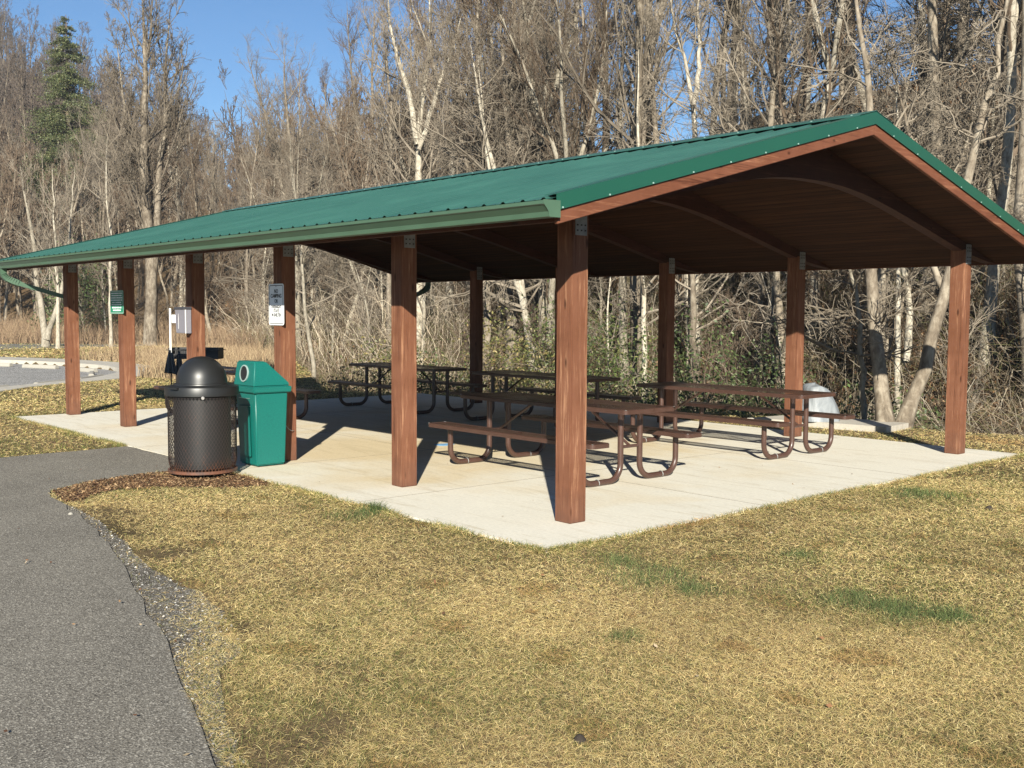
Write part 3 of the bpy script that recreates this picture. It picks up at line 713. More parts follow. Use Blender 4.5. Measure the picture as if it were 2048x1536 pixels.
# ------------------------------------------------------------------ green recycling bin
BX = Vector((4.74, .385, 0))
gb = empty('recycling_bin', BX, R_(1), 'tall speckled green plastic recycling bin with sloped lid beside the post', 'recycling bin')
def loft(mb, rings, caps=True):
    k = len(rings[0]); vs = [p for r in rings for p in r]
    fs = [(i * k + j, i * k + (j + 1) % k, (i + 1) * k + (j + 1) % k, (i + 1) * k + j) for i in range(len(rings) - 1) for j in range(k)]
    if caps: fs += [tuple(range(k))[::-1], tuple(range((len(rings) - 1) * k, len(rings) * k))]
    mb.add(vs, fs)
def rrect(hx, hy, z, c=(0, 0)): return [(c[0] + a * hx, c[1] + b * hy, z) for a, b in ((-1, -1), (1, -1), (1, 1), (-1, 1))]
mb = MB(); loft(mb, [rrect(.205, .185, .015), rrect(.225, .215, .86)]); mb.build('bin_body', MT['bin'], gb, bevel=.016, seg=3, smooth=True)
mb = MB(); mb.box((.0, .2045, .42), (.24, .02, .60)); pn = mb.build('recessed_panel', MT['bin'], gb, bevel=.012, smooth=True); pn.rotation_euler = (R_(-2.0), 0, 0)
mb = MB(); loft(mb, [rrect(.255, .245, .855), rrect(.260, .250, .925)]); ld = mb.build('lid', MT['bin'], gb, bevel=.010, smooth=True)
mb = MB()
prof = [(.238, .926), (.205, 1.215), (.060, 1.215), (-.235, .955), (-.235, .926)]
vs = []
for (yy_, zz_) in prof:
    hx = .238 - (zz_ - .926) * .11
    vs += [(-hx, yy_, zz_), (hx, yy_, zz_)]
n = len(prof); fs = [(2 * i, 2 * i + 1, (2 * i + 3) % (2 * n), (2 * i + 2) % (2 * n)) for i in range(n)] + [tuple(range(0, 2 * n, 2))[::-1], tuple(range(1, 2 * n, 2))]
mb.add(vs, fs); hd = mb.build('hood', MT['bin'], None, bevel=.014, seg=3, smooth=True); hd.parent = ld
ringM = Matrix.Translation((0, .2225, 1.075)) @ Matrix.Rotation(R_(-83.5), 4, 'X')
mb = MB(); mb.lathe([(.098, -.004), (.098, .010), (.084, .012), (.084, -.004)], 32, caps=False); o = mb.build('opening_ring', simple('ring_grey', (.26, .34, .32), .4), None, smooth=True); o.data.transform(ringM); o.parent = ld
mb = MB(); mb.lathe([(.0, .001), (.088, .001), (.088, .004), (0, .004)], 32, caps=False); o = mb.build('opening', MT['ink'], None); o.data.transform(ringM); o.parent = ld
mb = MB()
for zz_ in (.70, .79):
    mb.tube([(-.13, .2275 - (.86 - zz_) * .03, zz_), (.13, .2275 - (.86 - zz_) * .03, zz_)], .0022, 4)
mb.build('scratch', MT['screw'], gb)
# chain tying the bin to the post
mb = MB(); A = Vector((4.62, .16, .48)); B = Vector((4.782, -.06, .36)); n = 12
for i in range(n):
    t = i / n; p = A.lerp(B, t) - Vector((0, 0, .03 * math.sin(math.pi * t))); q = A.lerp(B, (i + .8) / n) - Vector((0, 0, .03 * math.sin(math.pi * (i + .8) / n)))
    mb.tube([p, q], .0045, 5)
ch = mb.build('chain', MT['steel'], None); tag(ch, 'thin steel chain slung from the green bin to the wooden post', 'chain')

# ------------------------------------------------------------------ signs, literature box
def round_plate(w, h, r, y0, y1):
    P = []
    for (cx, cz, a0) in ((w / 2 - r, h / 2 - r, 0), (-w / 2 + r, h / 2 - r, 90), (-w / 2 + r, -h / 2 + r, 180), (w / 2 - r, -h / 2 + r, 270)):
        for k in range(5): a = R_(a0 + 22.5 * k); P.append((cx + r * math.cos(a), cz + r * math.sin(a)))
    mb = MB(); mb.prism(P, 'y', y0, y1); return mb
# text lies in local xz plane facing +y : readable from +y means text x axis points to -x
TM = lambda x, y, z: Matrix.Translation((x, y, z)) @ Matrix(((-1, 0, 0, 0), (0, 0, 1, 0), (0, 1, 0, 0), (0, 0, 0, 1)))
sg = empty('rules_sign', (4.885, .105, 1.87), 0, 'tall white metal sign reading NO CAMPING OR OVERNIGHT STAYS IN SHELTER on a post', 'sign')
round_plate(.36, .49, .03, 0, .003).build('panel', MT['signwhite'], sg)
def border(w, h, r, t, y, m, parent, name='border'):
    P = []; Q = []
    for (sx, sz, a0) in ((1, 1, 0), (-1, 1, 90), (-1, -1, 180), (1, -1, 270)):
        for k in range(5):
            a = R_(a0 + 22.5 * k); cx, cz = sx * (w / 2 - r), sz * (h / 2 - r)
            P.append((cx + r * math.cos(a), y, cz + r * math.sin(a))); Q.append((cx + (r - t) * math.cos(a), y, cz + (r - t) * math.sin(a)))
    n = len(P); mb = MB(); mb.add(P + Q, [(i, (i + 1) % n, n + (i + 1) % n, n + i) for i in range(n)]); return mb.build(name, m, parent)
border(.328, .458, .024, .008, .0042, MT['ink'], sg)
for (tx, z, s) in (('NO', .155, .052), ('CAMPING', .10, .052), ('OR', .038, .048), ('OVERNIGHT', -.030, .043), ('STAYS', -.078, .043), ('IN SHELTER', -.126, .043)):
    text_mesh(sg, tx, s * 1.25, TM(0, .0042, z), MT['ink'], sx=.80 if len(tx) > 8 else .9, bold=.0012)
mb = MB()
for z in (.215, -.195): mb.tube([(0, .003, z), (0, .006, z)], .006, 8)
mb.build('bolt', MT['steel'], sg)
s2 = empty('park_sign', (9.86, .105, 1.92), 0, 'small dark green sign with lines of white lettering on a post', 'sign')
round_plate(.54, .36, .025, 0, .003).build('panel', MT['signgreen'], s2)
border(.52, .34, .02, .005, .0042, MT['signwhite'], s2)
mb = MB(); rr = random.Random(5)
for i, (z, w_) in enumerate([(.135, .46), (.100, .40), (.065, .45), (.030, .45), (-.005, .34), (-.040, .38), (-.085, .36), (-.125, .32)]):
    x = -w_ / 2
    while x < w_ / 2:
        ww = rr.uniform(.010, .016); hh = (.015 if i < 6 else .022) * rr.choice((1, 1, .75)); mb.box((x + ww / 2, .0045, z), (ww, .002, hh)); x += ww + (rr.uniform(.004, .007) if rr.random() > .15 else .016)
mb.build('lettering', MT['signwhite'], s2)
bx = empty('brochure_box', (7.38, .10, 1.655), 0, 'smoky grey plastic literature box fixed to the third post from the left', 'brochure box')
mb = MB(); mb.prism([(.002, -.17), (.085, -.17), (.10, .155), (.002, .155)], 'x', -.155, .155); mb.build('box_body', MT['smoky'], bx, bevel=.006)
mb = MB(); mb.prism([(.0, .157), (.115, .157), (.105, .185), (.0, .19)], 'x', -.165, .165); mb.build('lid', simple('dark_plastic', (.05, .05, .06), .4), bx, bevel=.005)
mb = MB(); mb.box((-.162, .09, -.01), (.004, .012, .32)); mb.box((.05, .096, 0), (.004, .003, .22)); mb.build('edge_strip', MT['white'], bx)

# ------------------------------------------------------------------ grill, pole with cloths, covered grill
gp = polar(392, 25.3)
gr = empty('park_grill', (gp[0], gp[1], -.03), YAW, 'wide black steel park grill on a post beyond the slab', 'grill')
def boxy(parent, name, c, d, m, bevel=.004):
    mb = MB(); mb.box(c, d); return mb.build(name, m, parent, bevel=bevel)
mb = MB(); W2 = .56
mb.box((.22, 0, .86), (.012, 2 * W2, .25)); mb.box((0, -W2, .86), (.46, .012, .25)); mb.box((0, W2, .86), (.46, .012, .25)); mb.box((0, 0, .735), (.46, 2 * W2, .012)); mb.box((-.22, 0, .80), (.012, 2 * W2, .10))
mb.build('firebox', MT['blacksteel'], gr)
mb = MB()
for k in range(26): mb.tube([(-.24, -W2 + .03 + k * .042, .93), (.21, -W2 + .03 + k * .042, .93)], .006, 5)
for xx in (-.24, .21): mb.tube([(xx, -W2 - .06, .935), (xx, W2 + .06, .935)], .009, 6)
mb.build('grate', MT['blacksteel'], gr)
mb = MB(); mb.tube([(0, 0, -.1), (0, 0, .73)], .06, 12); mb.build('pedestal', MT['blacksteel'], gr, smooth=True)
pp = polar(341, 25.1)
po = empty('marker_pole', (pp[0], pp[1], -.03), 0, 'slender white pole standing at the left end of the black grill', 'pole')
mb = MB(); mb.tube([(0, 0, 0), (0, 0, .9)], .016, 8); mb.build('base_rod', MT['blacksteel'], po, smooth=True)
mb = MB(); mb.tube([(0, 0, .87), (.0, 0, 1.88)], .024, 8); mb.build('shaft', MT['white'], po, smooth=True)
def cloth(name, u, r, ztop, wtop, wbot, h, label, seed):
    x, y = polar(u, r); o = empty(name, (x, y, ztop), YAW, label, 'cloth', 'grey cloths hung on the grill')
    N, K = 12, 16; vs = []; k = random.Random(seed)
    for i in range(N + 1):
        t = i / N; wd = wtop + (wbot - wtop) * t ** .8
        for j in range(K + 1):
            s = j / K - .5; vs.append((.035 * math.sin(s * 14 + seed + t * 2) * (.4 + t), s * wd, -h * t + .03 * s * math.sin(seed + t)))
    fs = [(i * (K + 1) + j, i * (K + 1) + j + 1, (i + 1) * (K + 1) + j + 1, (i + 1) * (K + 1) + j) for i in range(N) for j in range(K)]
    mb = MB(); mb.add(vs, fs); c = mb.build('cloth_panel', MT['cloth'], o, smooth=True)
    md = c.modifiers.new('thickness', 'SOLIDIFY'); md.thickness = .008
    mb = MB(); mb.tube([(0, 0, -.01), (0, 0, .05)], .018, 6); mb.build('loop', MT['cloth'], o)
cloth('hanging_cloth', 340, 24.8, .87, .09, .27, .48, 'dark grey cloth flaring to a wide hem, hung below the white pole', 1)
cloth('hanging_cloth', 358, 24.7, .84, .07, .20, .48, 'crumpled grey cloth hanging in front of the grill, just left of the post', 4)
cg = empty('covered_grill', (3.06, -8.66, .075), R_(-35), 'barbecue under a pale grey tarpaulin cover standing on the concrete pad', 'grill')
def cover():
    N, K = 22, 48; vs = []; fs = []
    for i in range(N + 1):
        t = i / N
        for j in range(K):
            a = 2 * math.pi * j / K; ca, sa = math.cos(a), math.sin(a); sq = (abs(ca) ** 3 + abs(sa) ** 3) ** (-1 / 3)
            hx = .27 - .05 * t; hy = .36 - .17 * t * t
            f = 1 + .035 * math.sin(a * 7 + 3 * t) * (1 - t * .5) + .03 * math.sin(a * 3 + 7 * t) + .02 * math.sin(a * 13 + t * 9)
            if t > .86: f *= max(.02, 1 - ((t - .86) / .14) ** 2 * .98)
            z = .60 * min(1, t / .9) + .02 * math.sin(a * 2) * t
            if t > .86: z += .05 * (t - .86) / .14
            vs.append((ca * sq * hx * f + .05 * t, sa * sq * hy * f + .07 * t * t, z - .10 * t * max(0, -sa)))
    for i in range(N):
        for j in range(K): fs.append((i * K + j, i * K + (j + 1) % K, (i + 1) * K + (j + 1) % K, (i + 1) * K + j))
    mb = MB(); mb.add(vs, fs); return mb
m_, n_, l_, b_ = mat('tarp_cover'); v_ = coords(n_, l_, 'Object', (1, 1, .35)); q_ = noise(n_, l_, v_, 6, 5, .6, 1.5)
r_ = ramp(n_, l_, q_.outputs[0], [(.3, (.15, .165, .178)), (.7, (.25, .27, .285))]); l_.new(r_.outputs[0], b_.inputs['Base Color']); b_.inputs['Roughness'].default_value = .5; bump(n_, l_, b_, q_.outputs[0], .35, .02)
cover().build('cover', m_, cg, smooth=True); cg.scale = (.86, .86, .92)
mb = MB(); mb.tube([(-.2, -.25, 0), (-.2, -.25, .05)], .03, 8); mb.build('wheel', MT['black'], cg)

# wheel stops in the lot
def bumper(x, y, rz, L=1.6):
    pr = [(-.09, 0), (.09, 0), (.075, .09), (.05, .12), (-.05, .12), (-.075, .09)]
    mb = MB(); mb.prism([(a, b) for a, b in pr], 'x', -L / 2, L / 2); return mb
stops = [(20.35, -.75, 'low concrete wheel stop at the near left edge of the gravel lot'), (21.75, -2.75, 'concrete wheel stop on the near side of the lot, between the two left posts'),
         (23.15, -4.2, 'concrete wheel stop with a dark shaded end right of the leftmost post'), (24.9, -4.85, 'concrete wheel stop at the right tip of the gravel lot'),
         (27.6, -5.5, 'concrete wheel stop on the far side of the lot just right of the leftmost post'), (30.3, -5.1, 'concrete wheel stop on the far side of the lot just left of the leftmost post'), (32.6, -4.3, 'farthest concrete wheel stop at the left edge of the photo')]
angs = [-52, -48, -42, -20, 12, 22, 26]
for (x, y, lab), a in zip(stops, angs):
    o = bumper(x, y, 0).build('wheel_stop', MT['stopconc'], None, bevel=.012); o.location = (x, y, -.13); o.rotation_euler = (0, 0, R_(a)); tag(o, lab, 'wheel stop', 'concrete wheel stops round the gravel lot')
# small white notice by the road
x, y = polar(350, 47); ns = empty('notice_board', (x, y, -.03), YAW, 'tiny white notice on a thin post in the weeds by the road', 'sign')
boxy(ns, 'panel', (0, 0, 1.50), (.01, .25, .34), MT['signwhite'], 0)
boxy(ns, 'stake', (.02, 0, .70), (.03, .03, 1.42), MT['darkbark'], 0)
# ------------------------------------------------------------------ bare trees (numpy generator)
def tubes(P, Rr, k):
    """P (N,M,3), Rr (N,M) -> verts, quads"""
    N, M, _ = P.shape
    T = np.gradient(P, axis=1); T /= np.linalg.norm(T, axis=2, keepdims=True) + 1e-9
    mean = P[:, -1] - P[:, 0]; mean /= np.linalg.norm(mean, axis=1, keepdims=True) + 1e-9
    ref = np.where(np.abs(mean[:, 2:3]) < .8, np.array([[0, 0, 1.]]), np.array([[1., 0, 0]]))[:, None, :]
    A = np.cross(T, ref); A /= np.linalg.norm(A, axis=2, keepdims=True) + 1e-9; B = np.cross(T, A)
    an = 2 * np.pi * np.arange(k) / k
    V = P[:, :, None, :] + Rr[:, :, None, None] * (np.cos(an)[None, None, :, None] * A[:, :, None, :] + np.sin(an)[None, None, :, None] * B[:, :, None, :])
    n, m, j = np.meshgrid(np.arange(N), np.arange(M - 1), np.arange(k), indexing='ij')
    b = n * M * k; j2 = (j + 1) % k
    F = np.stack([b + m * k + j, b + m * k + j2, b + (m + 1) * k + j2, b + (m + 1) * k + j], -1).reshape(-1, 4)
    return V.reshape(-1, 3), F
def merge(parts):
    V = []; F = []; o = 0
    for v, f in parts: V.append(v); F.append(f + o); o += len(v)
    return np.vstack(V), np.vstack(F)
def children(g, P, Rr, n, t0, t1, ang, L, M, trop=.1, wig=.15, rs=.6, rtip=.004, angj=12, lend=.6, ncount=None):
    N, M0, _ = P.shape
    t = g.uniform(t0, t1, (N, n)); 
    if n > 1: t = np.sort(t, 1)
    f = t * (M0 - 1); i = np.clip(f.astype(int), 0, M0 - 2); w_ = (f - i)[..., None]
    ar = np.arange(N)[:, None]
    base = P[ar, i] * (1 - w_) + P[ar, i + 1] * w_; r0 = Rr[ar, i] * (1 - w_[..., 0]) + Rr[ar, i + 1] * w_[..., 0]
    T = P[ar, i + 1] - P[ar, i]; T /= np.linalg.norm(T, axis=2, keepdims=True) + 1e-9
    rnd = g.normal(size=T.shape); perp = rnd - T * (rnd * T).sum(-1, keepdims=True); perp /= np.linalg.norm(perp, axis=2, keepdims=True) + 1e-9
    th = np.radians(ang + g.normal(0, angj, (N, n)))[..., None]
    D = T * np.cos(th) + perp * np.sin(th)
    Lp = np.linalg.norm(np.diff(P, axis=1), axis=2).sum(1)[:, None]
    ln = (L * Lp if L < 1.5 else L) * (1 - lend * (t - t0) / (t1 - t0 + 1e-6)) * g.uniform(.6, 1.25, (N, n))
    rr = np.minimum(r0 * rs * g.uniform(.7, 1.1, (N, n)), ln * .0095 + rtip)
    K = N * n; D = D.reshape(K, 3); pts = [base.reshape(K, 3)]; st = (ln.reshape(K, 1) / (M - 1))
    for s in range(M - 1):
        D = D + g.normal(0, wig, D.shape) + np.array([0, 0, trop]); D /= np.linalg.norm(D, axis=1, keepdims=True)
        pts.append(pts[-1] + D * st)
    Pn = np.stack(pts, 1); tt = np.linspace(0, 1, M)[None]; Rn = rr.reshape(K, 1) * (1 - tt) ** .8 + rtip * np.minimum(1, tt + .0)
    return Pn, Rn
def gen_tree(seed, H=18., r0=.22, trunk=None, limbs=26, l0=.28, L1=.30, ang1=48, trop=.14, wig=.13, n2=8, n3=5, n4=0, rt=.004, k3=3, top=.9, flare=True, fork=0):
    g = np.random.default_rng(seed); M = 16
    if trunk is None:
        D = np.array([g.normal(0, .03), g.normal(0, .03), 1.]); p = np.zeros(3); pts = [p]
        for s in range(M - 1):
            D = D + np.array([g.normal(0, .045), g.normal(0, .045), 0]); D[2] = 1; D /= np.linalg.norm(D)
            p = p + D * H / (M - 1); pts.append(p)
        chains = [(np.array(pts), r0)]
        for q in range(fork):
            i = g.integers(3, 8); d = np.array([g.normal(0, .35), g.normal(0, .35), 1.]); p = pts[i].copy(); P2 = [p]
            for s in range(M - 1):
                d = d + np.array([g.normal(0, .05), g.normal(0, .05), .06]); d /= np.linalg.norm(d); p = p + d * H * (1 - i / M) * .95 / (M - 1); P2.append(p)
            chains.append((np.array(P2), r0 * .62))
    else:
        chains = []
        for (pl, rr0) in trunk:
            pl = np.array(pl, float); d = np.r_[0, np.cumsum(np.linalg.norm(np.diff(pl, axis=0), axis=1))]; tt = np.linspace(0, d[-1], M)
            # smooth resample
            Q = np.stack([np.interp(tt, d, pl[:, c]) for c in range(3)], -1)
            Q[1:-1] = .25 * Q[:-2] + .5 * Q[1:-1] + .25 * Q[2:]; Q[1:-1] += g.normal(0, .02, Q[1:-1].shape)
            chains.append((Q, rr0))
    P0 = np.stack([c[0] for c in chains]); t = np.linspace(0, 1, M)
    R0 = np.stack([c[1] * (.82 if trunk is not None else 1) * ((1 - t) ** .75 * (1 - .04) + .04) for c in chains])
    if flare:
        gnd = P0[:, 0, 2] < P0[0, 0, 2] + .6; R0[gnd, 0] *= 1.35; R0[gnd, 1] *= 1.04; R0[~gnd, 0] *= .7
    tv, tf = tubes(P0, R0, 9)
    P1, R1 = children(g, P0, R0, limbs, l0, .98, ang1, L1, 8, trop, wig, .62, rt * 1.4, 12, .55)
    P2, R2 = children(g, P1, R1, n2, .15, .97, 42, .50, 6, trop * .6, wig * 1.25, .65, rt * 1.15)
    P3, R3 = children(g, P2, R2, n3, .15, .98, 40, .55, 4, trop * .5, wig * 1.3, .7, rt)
    a = [tubes(P1, R1, 5), tubes(P2, R2, 4), tubes(P3, R3, 3)]
    if n4:
        P4, R4 = children(g, P3, R3, n4, .2, .98, 38, .6, 3, trop * .4, wig * 1.3, .8, rt * .8); a.append(tubes(P4, R4, 3))
    return (tv, tf), merge(a)
def mesh_pair(nm, tr, cr, bark, tw):
    return np_mesh(nm + '_trunk', tr[0], tr[1], bark, smooth=True), np_mesh(nm + '_crown', cr[0], cr[1], tw)
PROTO = {}
def proto(key, bark, tw, **k):
    tr, cr = gen_tree(**k); PROTO[key] = mesh_pair(key, tr, cr, MT[bark], MT[tw])
proto('tall_a', 'bark', 'twig', seed=1, H=20, r0=.19, limbs=30, l0=.30, L1=.26, ang1=38, trop=.2, n2=8, n3=5, n4=1)
proto('tall_b', 'bark', 'twig', seed=2, H=19, r0=.22, limbs=28, l0=.25, L1=.28, ang1=42, trop=.18, n2=8, n3=5, n4=1, fork=1)
proto('tall_c', 'bark', 'twigb', seed=3, H=21, r0=.20, limbs=30, l0=.35, L1=.24, ang1=40, trop=.2, n2=8, n3=5, n4=1)
proto('tall_d', 'birch', 'twigb', seed=4, H=18, r0=.17, limbs=28, l0=.2, L1=.30, ang1=36, trop=.22, n2=8, n3=5, n4=1, fork=2)
proto('spread_a', 'bark', 'twig', seed=5, H=13, r0=.20, limbs=22, l0=.18, L1=.42, ang1=55, trop=.06, wig=.2, n2=9, n3=5, n4=2, fork=1)
proto('spread_b', 'birch', 'twig', seed=6, H=11, r0=.15, limbs=20, l0=.15, L1=.45, ang1=58, trop=.03, wig=.22, n2=9, n3=5, n4=2, fork=2)
proto('young_a', 'birch', 'twig', seed=7, H=8, r0=.07, limbs=22, l0=.12, L1=.32, ang1=45, trop=.12, wig=.2, n2=7, n3=5, rt=.005)
proto('young_b', 'bark', 'twigb', seed=8, H=6, r0=.05, limbs=22, l0=.05, L1=.42, ang1=50, trop=.08, wig=.22, n2=8, n3=5, rt=.0045, fork=2)
for i in range(4):
    proto('far_%d' % i, 'bark', 'twigb', seed=20 + i, H=15, r0=.20, limbs=26, l0=.22, L1=.30, ang1=42, trop=.16, n2=8, n3=5, n4=0, rt=.014, fork=i % 2)
def plant(key, x, y, s, rz, name, label, group, lean=(0, 0), cat='tree', z=None, parts=True):
    o = empty(name, (x, y, (hz(x, y) if z is None else z) - .06), rz, label, cat, group)
    o.rotation_euler = (lean[0], lean[1], rz); o.scale = (s, s, s)
    a, b = PROTO[key]; link('trunk', a, o); link('crown', b, o)
    return o
g = np.random.default_rng(77)
def scatter(n, u0, u1, r0, r1, keys, s0, s1, name, label, group, mind=1.2, rpow=1.0, ban=()):
    pts = []; tries = 0
    while len(pts) < n and tries < n * 60:
        tries += 1
        u = g.uniform(u0, u1); t = g.uniform(0, 1) ** rpow
        Rs = float(np.interp(u, KU, KRs)); r = Rs + r0 + t * (r1 - r0)
        x, y = polar(u, r)
        if any((x - a) ** 2 + (y - b) ** 2 < mind ** 2 for a, b in pts): continue
        if any(abs(u - bu) < bw and r < br for bu, bw, br in ban): continue
        pts.append((x, y)); k = keys[g.integers(len(keys))]
        plant(k, x, y, g.uniform(s0, s1), g.uniform(0, 6.28), name, label, group, (g.normal(0, .05), g.normal(0, .05)))
BAN = ((430, 55, 400), (300, 25, 70))
TALL = ['tall_a', 'tall_b', 'tall_c', 'tall_d']
scatter(30, 1150, 2250, 1.0, 26, TALL, .70, 1.0, 'bare_tree', 'tall slender bare tree on the leaf-covered bank behind the right half of the shelter', 'tall bare trees on the right bank', 1.3, .8)
scatter(9, 1100, 2150, .5, 9, ['spread_a', 'spread_b'], .5, .85, 'bare_tree', 'low spreading bare tree with crooked grey limbs at the foot of the right bank', 'crooked bare trees on the right bank', 1.2)
scatter(26, 560, 1150, 1.0, 42, TALL, .60, .85, 'bare_tree', 'tall slender bare tree in the wood behind the middle of the shelter', 'tall bare trees behind the shelter', 1.6, .8, ((430, 150, 400),))
scatter(16, 560, 1150, .5, 16, ['spread_a', 'spread_b', 'young_a'], .6, 1.0, 'bare_tree', 'small branching bare tree at the wood edge behind the middle of the shelter', 'small bare trees behind the shelter', 1.4)
scatter(34, -150, 560, 1.0, 40, TALL + ['spread_a'], .50, .72, 'bare_tree', 'bare tree at the foot of the wooded hill behind the road at left', 'bare trees beyond the road', 2.2, .8, ((300, 30, 75),))
scatter(24, 900, 2200, .2, 7, ['young_a', 'young_b'], .4, .8, 'sapling', 'thin bare sapling in the brush behind the shelter', 'saplings in the brush', .8, .9)
scatter(20, 0, 900, .2, 7, ['young_a', 'young_b'], .5, .95, 'sapling', 'thin bare sapling at the edge of the left wood', 'saplings at the left wood edge', .9, .9)

# trees one can tell apart: trunks follow their own leaning lines, each at its own distance
def special(name, label, depth, chains, bark='bark', tw='twig', seed=1, r=.2, zdev=.4, **k):
    gg = np.random.default_rng(seed); out = []
    for ci, (px, rr, dd) in enumerate(chains):
        P = [pxd(u, v, depth + dd * i / max(1, len(px) - 1)) for i, (u, v) in enumerate(px)]; out.append((P, rr))
    b = np.array(out[0][0][0]); zb = hz(b[0], b[1]) - .08; base = np.array([b[0], b[1], zb])
    if b[2] > zb: out[0][0][0] = base
    tr = [(np.array(P) - base, rr) for P, rr in out]
    T, C = gen_tree(seed, trunk=tr, **k)
    a, c = mesh_pair(name, T, C, MT[bark], MT[tw])
    o = empty(name, base, 0, label, 'tree'); link('trunk', a, o); link('crown', c, o); return o
special('bare_tree', 'twin-trunked grey tree forking at the ground by the concrete pad, one trunk leaning right', 17.0,
        [([(1772, 862), (1762, 790), (1756, 730), (1750, 640), (1740, 540), (1732, 380), (1742, 200), (1715, 20), (1700, -120)], .155, 1.0),
         ([(1802, 864), (1828, 790), (1862, 690), (1886, 600), (1905, 520), (1915, 430), (1950, 300), (1990, 160), (2010, 20), (2030, -120)], .145, 0),
         ([(1890, 590), (1862, 520), (1868, 420), (1830, 300), (1800, 200), (1760, 60)], .07, 1.0)], seed=31, limbs=18, l0=.34, L1=.26, ang1=60, trop=.05, wig=.24, n2=8, n3=5, n4=2)
special('bare_tree', 'slim white birch with fine drooping twigs just left of the twin-trunked tree', 17.7,
        [([(1731, 848), (1728, 780), (1722, 700), (1716, 620), (1705, 540), (1690, 470), (1680, 400)], .075, .5)], 'birch', 'twig', 32, limbs=26, l0=.25, L1=.42, ang1=62, trop=.0, wig=.2, n2=8, n3=6, rt=.005)
special('bare_tree', 'white-barked tree with a bowed stem seen between the twin trunks', 21,
        [([(1798, 718), (1796, 650), (1797, 600), (1796, 530), (1800, 300), (1790, 100)], .085, 1), ([(1812, 724), (1818, 660), (1820, 600), (1810, 550), (1802, 480), (1840, 250)], .10, 1.5)], 'birch', seed=33, limbs=14, l0=.4, n2=7, n3=5)
special('bare_tree', 'pale slender tree right of the front-right post, high on the bank', 22.5,
        [([(1968, 735), (1972, 670), (1980, 600), (1985, 540), (1975, 420), (1990, 200), (1985, 20)], .095, 1.5)], 'birch', seed=34, limbs=18, l0=.3, n2=7, n3=5, trop=.05)
special('bare_tree', 'thin pale tree directly behind the front-right post', 24,
        [([(1944, 720), (1946, 640), (1950, 560), (1944, 440), (1960, 300), (1935, 80), (1930, -40)], .09, 1.5)], 'birch', seed=35, limbs=18, l0=.3, n2=7, n3=5, trop=.08)
special('bare_tree', 'thick dark leaning tree at the top right corner of the photo', 24,
        [([(2075, 640), (2060, 420), (2040, 250), (2015, 120), (1985, 20), (1960, -80)], .27, 0), ([(2046, 290), (2055, 150), (2040, 0), (2035, -100)], .20, 1)], 'darkbark', 'twig', 36, limbs=18, l0=.35, L1=.30, ang1=60, trop=.05, wig=.22, n2=8, n3=5, n4=2)
special('tree_snag', 'broken yellowish snag standing behind the second post of the right row', 24,
        [([(1566, 735), (1562, 670), (1556, 600), (1552, 540), (1550, 470)], .22, .3)], 'bark', seed=37, limbs=10, l0=.5, L1=.5, ang1=75, trop=-.05, wig=.25, n2=7, n3=4)
special('bare_tree', 'lichen-spotted tree with a thick pale trunk rising left of the roof peak', 25,
        [([(1790, 640), (1770, 400), (1735, 215), (1708, 130), (1694, 60), (1672, -20), (1650, -120)], .21, 1)], 'birch', seed=38, limbs=22, l0=.3, L1=.32, ang1=55, trop=.05, wig=.22, n2=8, n3=5, n4=2)
special('bare_tree', 'crooked white-barked tree bending left above the roof, right of centre', 27,
        [([(1392, 700), (1390, 500), (1390, 285), (1384, 170), (1368, 110), (1348, 60), (1338, -40)], .16, 1), ([(1388, 210), (1400, 130), (1395, 40), (1400, -50)], .09, 1)], 'birch', seed=39, limbs=20, l0=.4, L1=.22, ang1=45, trop=.12, n2=7, n3=5, n4=2)
special('bare_tree', 'pair of close straight trunks rising side by side above the long roof edge', 30,
        [([(1446, 690), (1446, 400), (1447, 270), (1448, 120), (1452, -60)], .20, 1), ([(1462, 690), (1466, 400), (1468, 250), (1474, 100), (1480, -60)], .17, 1)], 'bark', seed=40, limbs=20, l0=.4, L1=.22, ang1=40, trop=.16, n2=8, n3=5, n4=2)
special('bare_tree', 'stout brown trunk rising straight above the roof at right of centre', 28,
        [([(1600, 660), (1604, 400), (1606, 230), (1612, 120), (1618, -60)], .20, 1)], 'darkbark', seed=41, limbs=26, l0=.35, L1=.26, ang1=60, trop=.05, n2=8, n3=5, n4=2)
special('bare_tree', 'multi-stemmed pale tree fanning upward above the middle of the roof', 31,
        [([(1088, 700), (1086, 480), (1082, 330), (1078, 220), (1060, 120), (1040, -60)], .22, 1), ([(1084, 290), (1092, 180), (1100, 80), (1108, -60)], .15, 1), ([(1080, 250), (1052, 160), (1010, 60), (985, -60)], .12, 1), ([(1086, 240), (1120, 150), (1150, 50), (1165, -50)], .11, 1)], 'birch', seed=42, limbs=16, l0=.3, L1=.28, ang1=35, trop=.2, n2=8, n3=5, n4=2)
special('bare_tree', 'tall Y-forked pale tree above the roof left of centre', 38,
        [([(838, 700), (838, 480), (836, 330), (834, 270), (846, 190), (862, 100), (858, -30)], .24, 1), ([(834, 290), (822, 200), (796, 120), (778, 40), (770, -40)], .15, 1), ([(838, 300), (868, 200), (900, 110), (925, 20)], .13, 1)], 'birch', seed=43, limbs=22, l0=.32, L1=.32, ang1=45, trop=.12, n2=8, n3=5, n4=2)
special('bare_tree', 'pale tree with a kinked trunk just right of the forked tree above the roof', 40,
        [([(898, 700), (900, 480), (905, 330), (904, 260), (912, 200), (900, 130), (905, 20)], .20, 1)], 'birch', seed=44, limbs=24, l0=.35, L1=.26, ang1=42, trop=.14, n2=8, n3=5, n4=2)
